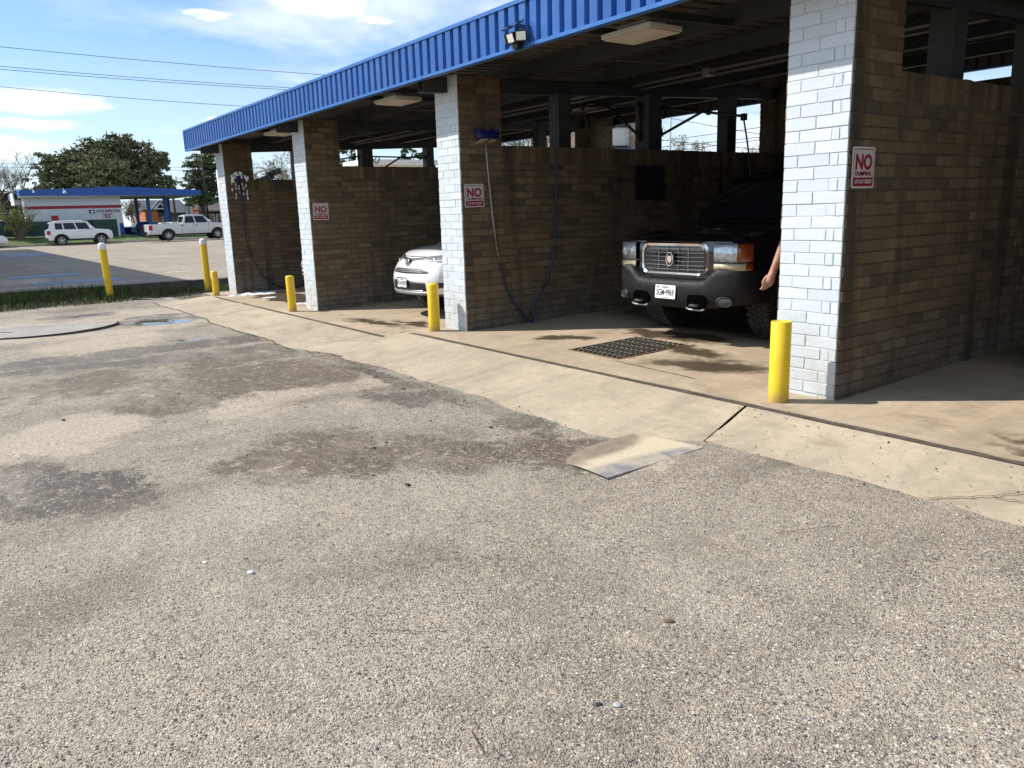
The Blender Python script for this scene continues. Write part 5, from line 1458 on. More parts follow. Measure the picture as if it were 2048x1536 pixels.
# --- inspection building with its blue canopy
def inspection():
    X = -72.0; t = thing('inspection_station', 'white block-built state inspection shop with blue flat roof, canopy and red stripe', 'shop', (X, 7, .1))
    o = t.location.copy()
    y0, y1, y2 = at(46, 400, x=X).y, at(241, 400, x=X).y, at(398, 385, x=X).y
    def q(y, z, x=X): return (x-o.x, y-o.y, z-o.z)
    zb, zt = at(240, 390, x=X).z, at(46, 381, x=X).z
    M_W = plain('shop_white_wall', (.62,.66,.68), .8, var=.06, vs=1.2, bump=.2); M_R = plain('stripe_red', (.33,.012,.035), .6); M_B = plain('shop_blue_paint', (.012,.085,.34), .5, var=.1)
    mb = MB(); mb.box(-9, 0, y0-o.y, y1-o.y, -.1, zb-o.z+.1); mb.build('wall', M_W, t)
    za = at(241, 446, x=X).z
    mb = MB(); mb.box(-9.01, .012, y0-o.y-.01, y1-o.y+.012, -.08, za-o.z); mb.build('blue_base', M_B, t)
    zs0, zs1 = at(235, 415.5, x=X).z, at(235, 409.6, x=X).z
    mb = MB(); mb.box(-.02, .014, y0-o.y+.02, y1-o.y+.014, zs0-o.z, zs1-o.z); mb.box(-4, .0, y1-o.y-.02, y1-o.y+.015, zs0-o.z, zs1-o.z); mb.build('red_stripe', M_R, t)
    # roof fascia: low peak above the building corner
    ya = at(235, 380, x=X).y; zpk = at(235, 373.6, x=X).z; ze = at(397, 380.5, x=X).z; zeb = at(397, 391, x=X).z
    out = [(y0-.25-o.y, zb-o.z), (y2-o.y, zeb-o.z), (y2-o.y, ze-o.z), (ya-o.y, zpk-o.z), (y0-.25-o.y, zt-o.z)]
    mb = MB(); mb.prism(out, frame_m((.55, 0, 0), (0,1,0), (0,0,1)), .06)
    mb.prism(out, frame_m((-9.6, 0, 0), (0,1,0), (0,0,1)), .06)
    mb.box(-9.54, .55, y2-o.y-.06, y2-o.y, zeb-o.z, ze-o.z); mb.box(-9.54, .55, y0-.25-o.y, y0-.19-o.y, zb-o.z, zt-o.z)
    mb.build('roof_fascia', M_B, t)
    mb = MB(); mb.box(-9.5, .54, y0-.2-o.y, y2-.08-o.y, zeb-o.z+.02, zeb-o.z+.10); mb.build('soffit', plain('soffit_white', (.66,.64,.58), .7), t)
    # red door and framed notices
    a, b_ = at(102, 432, x=X), at(116.5, 432, x=X); z1 = at(108, 431.5, x=X).z
    mb = MB(); mb.box(-.02, .02, a.y-o.y, b_.y-o.y, 0, z1-o.z); d = mb.build('door', plain('door_red', (.42,.012,.02), .45), t)
    mb = MB(); mb.box(-.02, .028, a.y-o.y-.08, a.y-o.y, 0, z1-o.z+.08); mb.box(-.02, .028, b_.y-o.y, b_.y-o.y+.08, 0, z1-o.z+.08); mb.box(-.02, .028, a.y-o.y, b_.y-o.y, z1-o.z, z1-o.z+.08); mb.build('door_frame', M_SIGNBACK, d)
    F = lambda y, z, dx=.02: frame_m((dx, y-o.y, z-o.z), (0,1,0), (0,0,1))
    a, b_ = at(204, 427.5, x=X), at(226, 437.5, x=X); w, h = b_.y-a.y, a.z-b_.z
    mb = MB(); mb.prism([(-w/2,-h/2), (w/2,-h/2), (w/2,h/2), (-w/2,h/2)], F((a.y+b_.y)/2, (a.z+b_.z)/2, .0), .03); fr = mb.build('notice_frame', M_R, t)
    mb = MB()
    for i in range(3): mb.prism(rrect(-.16, .16, -h*.34, h*.34, .02), F((a.y+b_.y)/2 + (i-1)*w*.30, (a.z+b_.z)/2, .033), .006)
    mb.build('notice_sheet', M_SIGNW, fr)
    # emblem panel with the state outline
    a, b_ = at(177.5, 419.5, x=X), at(190, 426.5, x=X); w, h = b_.y-a.y, a.z-b_.z; cy, cz = (a.y+b_.y)/2, (a.z+b_.z)/2
    mb = MB(); mb.prism([(-w/2,-h/2), (w/2,-h/2), (w/2,h/2), (-w/2,h/2)], F(cy, cz, .0), .02); e = mb.build('emblem_panel', plain('emblem_blue', (.012,.03,.20), .5), t)
    tx = [(-.10,.40), (.08,.40), (.08,.14), (.20,.10), (.40,.06), (.42,-.12), (.44,-.22), (.30,-.30), (.20,-.38), (.14,-.55), (.02,-.50), (-.06,-.34), (-.14,-.24), (-.22,-.30), (-.30,-.18), (-.42,-.02), (-.10,-.02)]
    mb = MB(); mb.prism([(x_*h*1.05, (z_+.06)*h*.9) for x_, z_ in tx], F(cy, cz, .022), .006); mb.build('state_outline', M_PLATE, e)
    mb = MB(); mb.prism([(-w/2,0), (w/2,0), (w/2,.06), (-w/2,.06)], F(cy, a.z+.10, .0), .016); mb.build('emblem_strip', plain('faded_red', (.45,.16,.18), .6), t)
    a, b_ = at(193, 419, x=X), at(240, 425, x=X)
    text_mesh('lettering', 'STATE INSPECTION', plain('letter_red', (.24,.012,.05), .5), F((a.y+b_.y)/2, (at(216, 418.6, x=X).z + at(216, 425, x=X).z)/2, .016), b_.y-a.y, (at(216, 418.6, x=X).z - at(216, 425, x=X).z)*.92, t, .03)
    # canopy posts and pump island
    for px, xx in ((299, -73), (332, -73), (339, -79), (275, -79)):
        y = at(px, 430, x=xx).y; mb = MB(); mb.box(xx-o.x-.12, xx-o.x+.12, y-o.y-.12, y-o.y+.12, 0, zeb-o.z+.05); mb.build('canopy_post', M_B, t)
    p = at(64, 384, x=X); mb = MB(); mb.bar(q(p.y, p.z+.1, X+.6), q(p.y, p.z+.1, X+1.0), .04, .04); mb.lathe([(0,-.10), (.09,-.09), (.06,.06), (0,.09)], 10, Matrix.Translation(q(p.y+.02, p.z, X+1.0))); mb.build('wall_lamp', M_WHITE_METAL, t)
    p = at(124, 383, x=X); mb = MB(); mb.bar(q(p.y, p.z+.1, X+.6), q(p.y, p.z+.2, X+1.0), .04, .04); mb.lathe([(0,-.14), (.14,-.12), (.09,.07), (0,.12)], 10, Matrix.Translation(q(p.y+.05, p.z-.05, X+1.0))); mb.build('wall_lamp', M_WHITE_METAL, t)
inspection()
def simple_box_thing(name, label, cat, px0, px1, py0, py1, x, depth, mat, part='body', loc_z=None):
    """free-standing box-shaped thing: face on plane X = x between picture positions, with real depth behind"""
    a, b_ = at(px0, py0, x=x), at(px1, py1, x=x); z0 = b_.z if loc_z is None else loc_z
    t = thing(name, label, cat, (x, (a.y+b_.y)/2, z0)); w = b_.y-a.y
    mb = MB(); mb.box(-depth, 0, -w/2, w/2, 0, a.z-z0); mb.build(part, mat, t); return t, w, a.z-z0
M_FENCE = plain('green_fence_mesh', (.018,.055,.055), .7, var=.2, vs=4)
def fence():
    x = -70.0; ya, yb = at(-60, 460, x=x).y, at(190, 460, x=x).y; zt = at(100, 443, x=x).z - .52 + .0
    t = thing('fence', 'long dark green screened chain-link fence before the inspection shop', 'fence', (x, (ya+yb)/2, .64)); w = yb-ya
    mb = MB(); mb.box(-.02, .02, -w/2, w/2, .08, zt-.14); mb.build('screen', M_FENCE, t)
    k = int(w/2.4)
    for i in range(k+1):
        y = -w/2 + w*i/k; mb = MB(); mb.tube([(.05, y, -.1), (.05, y, zt-.04)], .035, 8); mb.build('post', M_STEEL, t)
    mb = MB(); mb.tube([(.05, -w/2, zt-.1), (.05, w/2, zt-.1)], .025, 6); mb.build('top_rail', M_STEEL, t)
fence()
t, w, h = simple_box_thing('bin_enclosure', 'ribbed dark green metal enclosure with pale top rail beside the inspection shop', 'enclosure', 187, 239, 439, 472, -69.4, 2.2, plain('green_ribbed_metal', (.022,.06,.045), .6, var=.2, vs=6))
mb = MB()
for k in range(22): y = -w/2 + w*(k+.3)/22; mb.box(.0, .03, y, y+w/48, .05, h-.08)
mb.box(-.05, .05, -w/2, w/2, h-.08, h); mb.build('ribs', plain('green_ribs', (.028,.075,.055), .6), t)
mb = MB(); mb.box(-.06, .06, w/2-.04, w/2+.10, 0, h+.05); mb.box(-.05, .04, -w/2, w/2, h+.002, h+.06); mb.build('rail', M_SIGNBACK, t)

# --- things seen between shop and pier
def house(name, label, px0, px1, pyr, pye, x, wall, roof, gable=None, depth=9):
    a, b_ = at(px0, pye, x=x), at(px1, pye, x=x); zr = at((px0+px1)/2, pyr, x=x).z; ze = a.z; w = b_.y-a.y
    t = thing(name, label, 'house', (x, (a.y+b_.y)/2, .1)); z = ze-.1; zr -= .1
    mb = MB(); mb.box(-depth, 0, -w/2, w/2, 0, z); mb.build('wall', wall, t)
    mb = MB(); e = .5
    for sx in (0, 1):
        xs = (e, -depth/2) if sx == 0 else (-depth/2, -depth-e)
        za, zb_ = (z-.15, zr) if sx == 0 else (zr, z-.15)
        mb.v += [(xs[0], -w/2-e, za), (xs[0], w/2+e, za), (xs[1], w/2+e, zb_), (xs[1], -w/2-e, zb_), (xs[0], -w/2-e, za-.16), (xs[0], w/2+e, za-.16), (xs[1], w/2+e, zb_-.16), (xs[1], -w/2-e, zb_-.16)]
        n = len(mb.v)-8
        for f in ((0,1,2,3), (7,6,5,4), (0,4,5,1), (1,5,6,2), (2,6,7,3), (3,7,4,0)): mb.face([n+i for i in f])
    mb.build('roof', roof, t)
    mb = MB(); mb.poly([(-.0, -w/2, z-.1), (-depth, -w/2, z-.1), (-depth/2, -w/2, zr-.15)]); mb.poly([(0, w/2, z-.1), (-depth/2, w/2, zr-.15), (-depth, w/2, z-.1)]); mb.build('gable_wall', wall, t)
    if gable:
        gy, gw, gz0, gz1 = gable; gy -= t.location.y
        mb = MB(); mb.prism([(gy-gw, gz0), (gy+gw, gz0), (gy, gz1)], frame_m((-.6, 0, 0), (0,1,0), (0,0,1)), 1.3); g = mb.build('dormer', roof, t)
        mb = MB(); mb.prism([(gy-gw*.8, gz0+.1), (gy+gw*.8, gz0+.1), (gy, gz1-.25)], frame_m((.7, 0, 0), (0,1,0), (0,0,1)), .04); mb.build('dormer_face', M_WHITE_METAL, g)
        mb = MB(); mb.prism([(gy-gw*.35, gz0+.25), (gy+gw*.35, gz0+.25), (gy, gz0+.25+(gz1-gz0)*.42)], frame_m((.745, 0, 0), (0,1,0), (0,0,1)), .02); mb.build('dormer_window', M_GLASS, g)
    for k in range(3):
        y = -w/2 + w*(k+.5)/3; mb = MB(); mb.box(-.02, .04, y-.5, y+.5, .9, 2.1); wn = mb.build('window', M_WHITE_METAL, t); mb = MB(); mb.box(.04, .045, y-.42, y+.42, .98, 2.02); mb.build('pane', M_GLASS, wn)
    return t
M_ROOFG = plain('grey_shingles', (.075,.085,.095), .9, var=.25, vs=2); M_ROOFB = plain('brown_shingles', (.09,.075,.065), .9, var=.25, vs=2)
p = at(318, 412, x=-104)
house('house', 'grey shingled house with a white triangular dormer under the fuel canopy', 290, 372, 398, 424, -104, plain('house_beige', (.26,.20,.16), .9), M_ROOFG, (p.y, 1.15, at(318, 422, x=-104).z, at(318, 402, x=-104).z))
house('house', 'red brick house with grey roof partly behind the end pier', 408, 470, 396, 419, -100, plain('house_red_brick', (.17,.06,.04), .9, var=.25, vs=5), M_ROOFB)
house('house', 'brown metal-walled building at the left edge behind the fence', -70, 46, 378, 382, -95, plain('brown_metal_wall', (.085,.06,.05), .8, var=.15), M_ROOFB, depth=14)
t, w, h = simple_box_thing('container', 'orange walled shed seen below the fuel canopy', 'shed', 289, 318, 422, 452, -98, 4, plain('orange_wall', (.50,.15,.045), .7), 'wall', .1)
mb = MB(); mb.box(-4.1, .1, -w/2-.1, w/2+.1, h, h+.15); mb.build('roof', M_ROOFG, t)
# stair with white treads and the little white room over it
t = thing('outside_stair', 'outdoor stair with white treads at the left edge of the lot', 'stair', (-72.5, at(4, 440, x=-72.5).y, .1))
for k in range(9):
    mb = MB(); mb.box(-.5, .5, -.6+k*.08, -.2+k*.08+.3, .25+k*.26, .30+k*.26); mb.build('tread', M_WHITE_METAL, t)
mb = MB(); mb.bar((.52, -.7, 0), (.52, .5, 2.6), .05, .2); mb.bar((-.52, -.7, 0), (-.52, .5, 2.6), .05, .2); mb.build('stringer', M_STEEL, t)
t, w, h = simple_box_thing('rooftop_room', 'small white glazed room with a slanting awning beside the inspection shop', 'room', 25, 46, 385, 411, -74, 3, M_WHITE_METAL, 'wall')
mb = MB(); mb.box(.0, .02, -w/2+.06, -.04, h*.42, h*.85); mb.build('window', M_GLASS, t); mb = MB(); mb.box(.0, .02, .04, w/2-.06, h*.42, h*.85); mb.build('window', M_GLASS, t)
mb = MB(); mb.bar((.2, -w/2-.55, h-.02), (.2, w/2+.1, h+.28), 1.4, .06); mb.build('awning', M_WHITE_METAL, t)
mb = MB(); mb.box(-3, .3, -w/2-1.3, w/2, -.12, 0); mb.box(-2.9, -.1, -w/2-1.2, w/2-.1, -2.7, -.12); mb.build('porch', M_STEEL, t)
# white notice board on a post, blue pump cabinets
t = thing('notice_board', 'blank white roadside board on a post beside the pickup truck', 'board', (-76, at(380, 440, x=-76).y, .1)); a, b_ = at(371, 413, x=-76), at(388, 430, x=-76)
mb = MB(); mb.box(-.05, .05, (a.y-b_.y)/2, (b_.y-a.y)/2, b_.z-.1, a.z-.1); mb.build('panel', M_SIGNBACK, t); mb = MB(); mb.tube([(-.1,0,0), (-.1,0,a.z-.1)], .05, 8); mb.build('post', M_STEEL, t)
mb = MB(); mb.box(.05, .056, -.04, .04, b_.z-.1, a.z-.12); mb.build('divider', M_STEEL, t)
for px0, px1, py0, lab in ((276, 289, 450, 'dark blue fuel pump cabinet left of the pickup truck tailgate'), (297, 306, 428, 'narrow blue pump column behind the pickup bed')):
    t, w, h = simple_box_thing('pump_cabinet', lab, 'pump', px0, px1, py0, 468, -74.5, .8, plain('pump_blue', (.012,.05,.25), .5), 'cabinet', .1)
    mb = MB(); mb.box(.0, .03, -w/2+.06, w/2-.06, h*.55, h*.88); mb.build('face_panel', M_STEEL, t)
# poles, wires, signal
def pole(label, p, h, r, mat, arm=True, group='utility poles'):
    t = thing('utility_pole', label, 'pole', p, 0, group); mb = MB(); mb.smooth = True; mb.tube([(0,0,-.3), (0,0,h)], [r, r*.7], 10); mb.build('shaft', mat, t)
    if arm: mb = MB(); mb.box(-.06, .06, -1.1, 1.1, h-.75, h-.6); mb.build('crossarm', M_WOOD, t)
    return t
M_KPOLE = plain('dark_metal_pole', (.02,.02,.022), .6)
p = at(416, 432, x=-79); pole('dark slim pole standing left of the end pier', (-79.0, p.y, .1), 10.0, .09, M_KPOLE, False)
p = at(347, 400, x=-86); pole('grey wooden pole behind the fuel canopy', (-86, p.y, .1), at(348, 352, x=-86).z, .13, M_WOOD)
p = at(297, 400, x=-92); pole('weathered wooden pole behind the peak of the blue canopy', (-92, p.y, .1), at(297, 360, x=-92).z, .13, M_WOOD, False)
pole('wooden pole carrying the high wires, left of the street', (-82, -12, .1), 18.5, .17, M_WOOD)
def wire(a, b_, sag, r, label, group):
    a, b_ = Vector(a), Vector(b_); pts = [a.lerp(b_, k/24) - Vector((0, 0, sag*4*(k/24)*(1-k/24))) for k in range(25)]
    mb = MB(); mb.tube(pts, r, 5); o = mb.build('power_line', M_WIRE); tag(o, label, 'wire', group)
def ext(a, b_, k0, k1): a, b_ = Vector(a), Vector(b_); return a + (b_-a)*k0, a + (b_-a)*k1
G = 'overhead wires across the sky'
for (p0, p1, p2, x_, lab) in (((0,78), (340,101), (680,133), None, 'thin overhead wire crossing highest in the sky'), ((0,117), (320,144), (615,158), None, 'upper wire of the close pair in the middle of the sky'), ((0,123), (320,149), (615,162), None, 'lower wire of the close pair in the middle of the sky'), ((0,158), (270,176), (520,195), None, 'single overhead wire just under the close pair')):
    a, b_ = at(*p0, d=62), at(*p2, d=62*(at(*p0, d=1).z-_C.z)/(at(*p2, d=1).z-_C.z)); a2, b2 = ext(a, b_, -.55, 2.2); wire(a2, b2, .9, .022, lab, G)
for k, (py, py2) in enumerate(((322, 325), (329, 331), (346, 347), (351, 350))):
    a, b_ = at(0, py, d=86), at(360, py2, d=84); a2, b2 = ext(a, b_, -.6, 3.2); wire(a2, b2, .5, .02, ['top', 'second', 'third', 'lowest'][k] + ' of the four level wires passing in front of the oak', 'level wires in front of the oak')
def signal():
    a = at(440, 372, d=46); tip = at(548, 333, d=46); t = thing('traffic_signal', 'white mast arm with three black traffic signal heads above the end wall', 'traffic light', (a.x, a.y, .1))
    o = t.location; mb = MB(); mb.smooth = True; mb.tube([(0,0,-.1), (0,0,a.z+.8)], .13, 10); mb.build('post', M_SIGNBACK, t)
    mb = MB(); mb.smooth = True; mb.tube([(0,0,a.z-.1), tip - o], [.11, .06], 8); mb.build('mast_arm', M_WHITE_METAL, t)
    for f, dz in ((.62, -.5), (.86, -.5), (1.0, -.35)):
        p = Vector((0,0,a.z-.1)).lerp(tip - o, f) + Vector((0,0,dz)); dr = (tip - o - Vector((0,0,a.z-.1))).normalized(); mb = MB(); mb.bar(p - dr*.42, p + dr*.42, .24, .32); h = mb.build('signal_head', M_BLACK, t)
        mb = MB()
        for k in (-1, 0, 1): mb.tube([p + dr*k*.27 + Vector((.08,-.10,0)), p + dr*k*.27 + Vector((.22,-.26,0))], .09, 8)
        mb.build('hood', M_BLACK, h)
signal()
# --- behind the car wash
G = 'leafless trees in the distance'
for (px, py, d, hh, sd, bd, lab) in ((556, 400, 62, 7.8, 21, M_BUDS, 'brownish bare tree over the end wall'), (1040, 330, 42, 8.2, 22, None, 'bare branches behind the wall right of the blue brush'), (1100, 330, 40, 7.6, 33, None, 'bare tree right beside the first steel post'),
                                     (1345, 330, 48, 8.3, 23, M_BUDS, 'budding round tree between the two right-hand steel posts'), (1480, 330, 60, 6.8, 24, M_BUDS, 'low distant tree right of the last steel post'), (880, 390, 60, 8, 26, None, 'pale bare tree hard by the white pier'), (1420, 330, 62, 6.6, 37, None, 'low bare tree in front of the last steel post')):
    b = at(px, py, d=d); bare('bare_tree', lab, (b.x, b.y, 0), hh, .78, sd, M_BARKG, bd, G, 6, r0=.15)
for (px, d, lab, sd) in ((695, 60, 'dark pine seen over the wall at the NO DUMPING pier', 41), (815, 64, 'dark bushy pine above the white SUV bay', 42)):
    c = at(px, 318, d=d); k = d/1576.8
    leafy('pine_tree', lab, (c.x, c.y, 0), [(c.x, c.y, c.z-.6, 30*k, 34*k, 16*k), (c.x, c.y+.5, c.z+.4, 26*k, 30*k, 14*k), (c.x, c.y-1, c.z-1.9, 40*k, 44*k, 18*k)], 1500, .17, M_PINE, r0=.2, seed=sd, hollow=.2)
p = at(716, 330, d=45); pole('pale steel pole over the wall in the white SUV bay', (p.x, p.y, 0), 6.5, .09, M_SIGNBACK, False)
p = at(704, 330, d=48); pole('dark slim pole over the wall in the white SUV bay', (p.x, p.y, 0), 6.5, .07, M_KPOLE, False)
p = at(584, 330, d=45); pole('black and white banded pole over the end wall', (p.x, p.y, 0), 6.8, .11, M_KPOLE, False)
p = at(1340, 300, d=44); pole('tall pale street light pole between the steel posts', (p.x, p.y, 0), 10, .07, M_SIGNBACK, False)
for k, (p0, p1) in enumerate((((1310, 273), (1500, 291)), ((1310, 290), (1520, 268)), ((1350, 296), (1530, 272)), ((1380, 238), (1520, 262)), ((1400, 266), (1530, 247)))):
    a, b_ = at(*p0, d=56), at(*p1, d=50); a2, b2 = ext(a, b_, -2.5, 3.5); wire(a2, b2, .2, .02, ['sloping wire behind the steel posts, lowest at right', 'wire rising to the right behind the steel posts', 'lowest wire rising to the right behind the posts', 'fine wire falling to the right near the rear roof edge', 'fine wire rising to the right near the rear roof edge'][k], 'wires behind the car wash')
def beige():
    d = 46; a, b_ = at(1143, 300, d=d), at(1262, 300, d=d+1); v = (b_-a); v.z = 0; w = v.length
    t = thing('shop_building', 'beige shop building with white front and blue awning strip behind the car wash', 'shop', (a.x, a.y, 0)); t.rotation_euler = (0, 0, atan2(v.y, v.x))
    zt = at(1250, 215, d=d).z
    mb = MB(); mb.box(0, w*.13, 0, 6, 0, zt); mb.build('side_tower', plain('beige_render', (.62,.47,.33), .85), t)
    mb = MB(); mb.box(w*.13, w, .25, 6, 0, zt-.3); mb.build('wall', plain('pale_render', (.62,.61,.58), .85), t)
    mb = MB(); mb.box(w, w+.42, -.05, 6, 0, zt); mb.build('corner_pier', plain('taupe_render', (.34,.26,.22), .85), t)
    z1 = at(1250, 250, d=d).z; z2 = at(1250, 291, d=d).z
    mb = MB(); mb.box(w*.13, w, .16, .25, z1-.05, z1+.10); mb.box(w*.2, w*.97, .12, .25, z2-.06, z2+.08); mb.build('dark_band', M_BLACK, t)
    mb = MB(); mb.box(w*.13, w, -.5, .25, z2-.36, z2-.16); mb.build('awning', plain('awning_blue', (.05,.14,.42), .6), t)
    for k in range(3):
        mb = MB(); x0 = w*.2 + k*w*.26; mb.box(x0, x0+w*.2, .20, .25, .8, 2.4); mb.build('window', M_GLASS, t)
beige()
t, w, h = simple_box_thing('white_van_roof_shelter', 'long low white roofed shelter seen over the wall in the white SUV bay', 'shelter', 728, 880, 318, 330, -36, 2.5, M_WHITE_METAL, 'roof')
t.name = 'shelter'; mb = MB()
for y in (-w/2+.2, w/2-.2): mb.box(-.3, -.2, y-.05, y+.05, -t.location.z, 0)
mb.build('posts', M_STEEL, t)
# fuel canopy whose shadow falls on the neighbouring lot
t = thing('fuel_canopy', 'flat fuel station canopy left of the view, throwing the big shadow on the lot', 'canopy', (-42, -9.6, 0))
mb = MB(); mb.box(-22, 18.6, -5, 4.74, 6.0, 6.5); mb.build('roof', M_WHITE_METAL, t)
for x_ in (-14, -2, 10):
    mb = MB(); mb.box(x_-.2, x_+.2, -.2, .2, -.1, 6.0); mb.build('post', M_SIGNBACK, t)
# ------------------------------------------------------------------ person beside the black SUV
def person():
    root = thing('person', 'person in dark shirt and jeans beside the black SUV, only the bare forearm in view', 'person', (-3.72, 1.08, 0))
    o = Vector(root.location)
    def skin_mesh(name, pts, edges, mat, sub=2, root_i=0, parent=root):
        me = bpy.data.meshes.new(name); me.from_pydata([tuple(Vector(p[0])) for p in pts], edges, []); ob = bpy.data.objects.new(name, me); COL.objects.link(ob)
        m = ob.modifiers.new('skin', 'SKIN'); m.use_smooth_shade = True
        for i, v in enumerate(me.skin_vertices[0].data):
            r_ = pts[i][1]; v.radius = r_ if isinstance(r_, tuple) else (r_, r_); v.use_root = (i == root_i)
        s = ob.modifiers.new('sub', 'SUBSURF'); s.levels = sub; s.render_levels = sub
        bpy.context.view_layer.update(); dg = bpy.context.evaluated_depsgraph_get(); m2 = bpy.data.meshes.new_from_object(ob.evaluated_get(dg)); m2.name = name
        bpy.data.objects.remove(ob); bpy.data.meshes.remove(me); m2.materials.clear(); m2.materials.append(mat)
        for p in m2.polygons: p.use_smooth = True
        ob = bpy.data.objects.new(name, m2); COL.objects.link(ob); ob.parent = parent; return ob
    L = lambda x, y, z: (x-o.x, y-o.y, z)
    # body: pelvis, spine, neck, head, legs and both arms as one surface
    P = [((0,0,.86), (.15,.11)), ((0,0,1.06), (.13,.10)), ((0,0,1.27), (.155,.105)), ((0,0,1.385), (.10,.075)), ((0,-.01,1.46), .052), ((0,-.02,1.55), (.072,.085)), ((0,-.02,1.64), (.072,.09)),
         ((-.09,0,.80), (.09,.09)), ((-.10,-.02,.46), .058), ((-.10,.02,.09), .042), ((-.10,-.10,.045), (.04,.035)),
         ((.09,0,.80), (.09,.09)), ((.10,-.02,.46), .058), ((.10,.02,.09), .042), ((.10,-.10,.045), (.04,.035)),
         ((.17,0,1.34), .055), ((.235,.03,1.10), .042), ((.22,-.08,.88), .032), ((.215,-.12,.80), (.036,.02)),
         ((-.165,-.02,1.34), .056), (L(-3.965,.955,1.10), .047), (L(-3.985,.945,1.05), .047), (L(-4.02,.925,.93), .042), (L(-4.055,.91,.83), .033), (L(-4.065,.905,.795), .036), (L(-4.078,.90,.752), .042), (L(-4.090,.897,.700), .034)]
    E = [(0,1),(1,2),(2,3),(3,4),(4,5),(5,6),(0,7),(7,8),(8,9),(9,10),(0,11),(11,12),(12,13),(13,14),(2,15),(15,16),(16,17),(17,18),(2,19),(19,20),(20,21),(21,22),(22,23),(23,24),(24,25),(25,26)]
    body = skin_mesh('body', P, E, M_SKIN)
    # fingers of the hanging hand, each its own chain rooted in the palm
    b0 = Vector(L(-4.078,.90,.752)); ac = Vector((.80,.58,.16)).normalized(); dn = Vector((-.26,-.16,-.95)).normalized(); cl = Vector((-.62,.30,.05)).normalized()
    for k, (off, ln) in enumerate(((-.036,.084), (-.013,.094), (.011,.088), (.033,.070))):
        s = b0 + ac*off; a = s + dn*.030; j1 = a + dn*ln*.42 + cl*.006; j2 = j1 + dn*ln*.30 + cl*.010*(1+k*.3); tp = j2 + dn*ln*.14 + cl*.022
        s = s + Vector((0,0,.014)); skin_mesh('finger', [(s, .0135), (a, .0128), (j1, .0118), (j2, .0108), (tp, .0088)], [(0,1),(1,2),(2,3),(3,4)], M_SKIN)
    s = b0 - ac*.012 + Vector((0,0,.030)); a = s - ac*.026 + dn*.022; j1 = a - ac*.008 + dn*.036; tp = j1 + dn*.032 + ac*.008
    skin_mesh('thumb', [(s, .017), (a, .0145), (j1, .0125), (tp, .0100)], [(0,1),(1,2),(2,3)], M_SKIN)
    # clothes
    skin_mesh('shirt', [((0,0,.90), (.165,.125)), ((0,0,1.08), (.15,.118)), ((0,0,1.28), (.172,.122)), ((0,0,1.38), (.10,.08)), ((.175,0,1.33), .068), ((.225,.02,1.16), .058), ((-.172,-.02,1.33), .069), (L(-3.945,.965,1.175), .060)], [(0,1),(1,2),(2,3),(2,4),(4,5),(2,6),(6,7)], M_SHIRT)
    skin_mesh('trousers', [((0,0,.90), (.158,.12)), ((-.095,0,.78), (.10,.10)), ((-.10,-.02,.46), .072), ((-.10,.02,.10), .060), ((.095,0,.78), (.10,.10)), ((.10,-.02,.46), .072), ((.10,.02,.10), .060)], [(0,1),(1,2),(2,3),(0,4),(4,5),(5,6)], M_JEANS)
    for sx in (-.10, .10): skin_mesh('shoe', [((sx,.05,.05), (.045,.045)), ((sx,-.05,.045), (.045,.04)), ((sx,-.16,.035), (.04,.03))], [(0,1),(1,2)], M_SHOE)
    mb = MB(); mb.smooth = True; mb.lathe([(.084,-.02), (.092,.03), (.085,.08), (.05,.115), (0,.125)], 16, Matrix.Translation((0,.0,1.60)) @ Matrix.Diagonal((.92,1.1,1,1))); mb.build('hair', M_HAIR, root)
    mb = MB(); mb.smooth = True; mb.lathe([(0,-.03), (.012,-.02), (.014,.0), (.006,.02), (0,.025)], 8, Matrix.Translation((0,-.118,1.565))); mb.build('nose', M_SKIN, root)
    for sx in (-.028, .028): mb = MB(); mb.smooth = True; mb.lathe([(0,-.008), (.010,0), (0,.008)], 8, Matrix.Translation((sx,-.098,1.60))); mb.build('eye', M_PLATE, root)
    mb = MB(); mb.box(-.022, .022, -.108, -.10, 1.525, 1.531); mb.build('mouth', plain('lips', (.30,.10,.08), .5), root)
    for sx in (-1, 1): mb = MB(); mb.smooth = True; mb.lathe([(0,-.03), (.014,0), (0,.03)], 8, Matrix.Translation((sx*.078,-.01,1.585))); mb.build('ear', M_SKIN, root)
person()

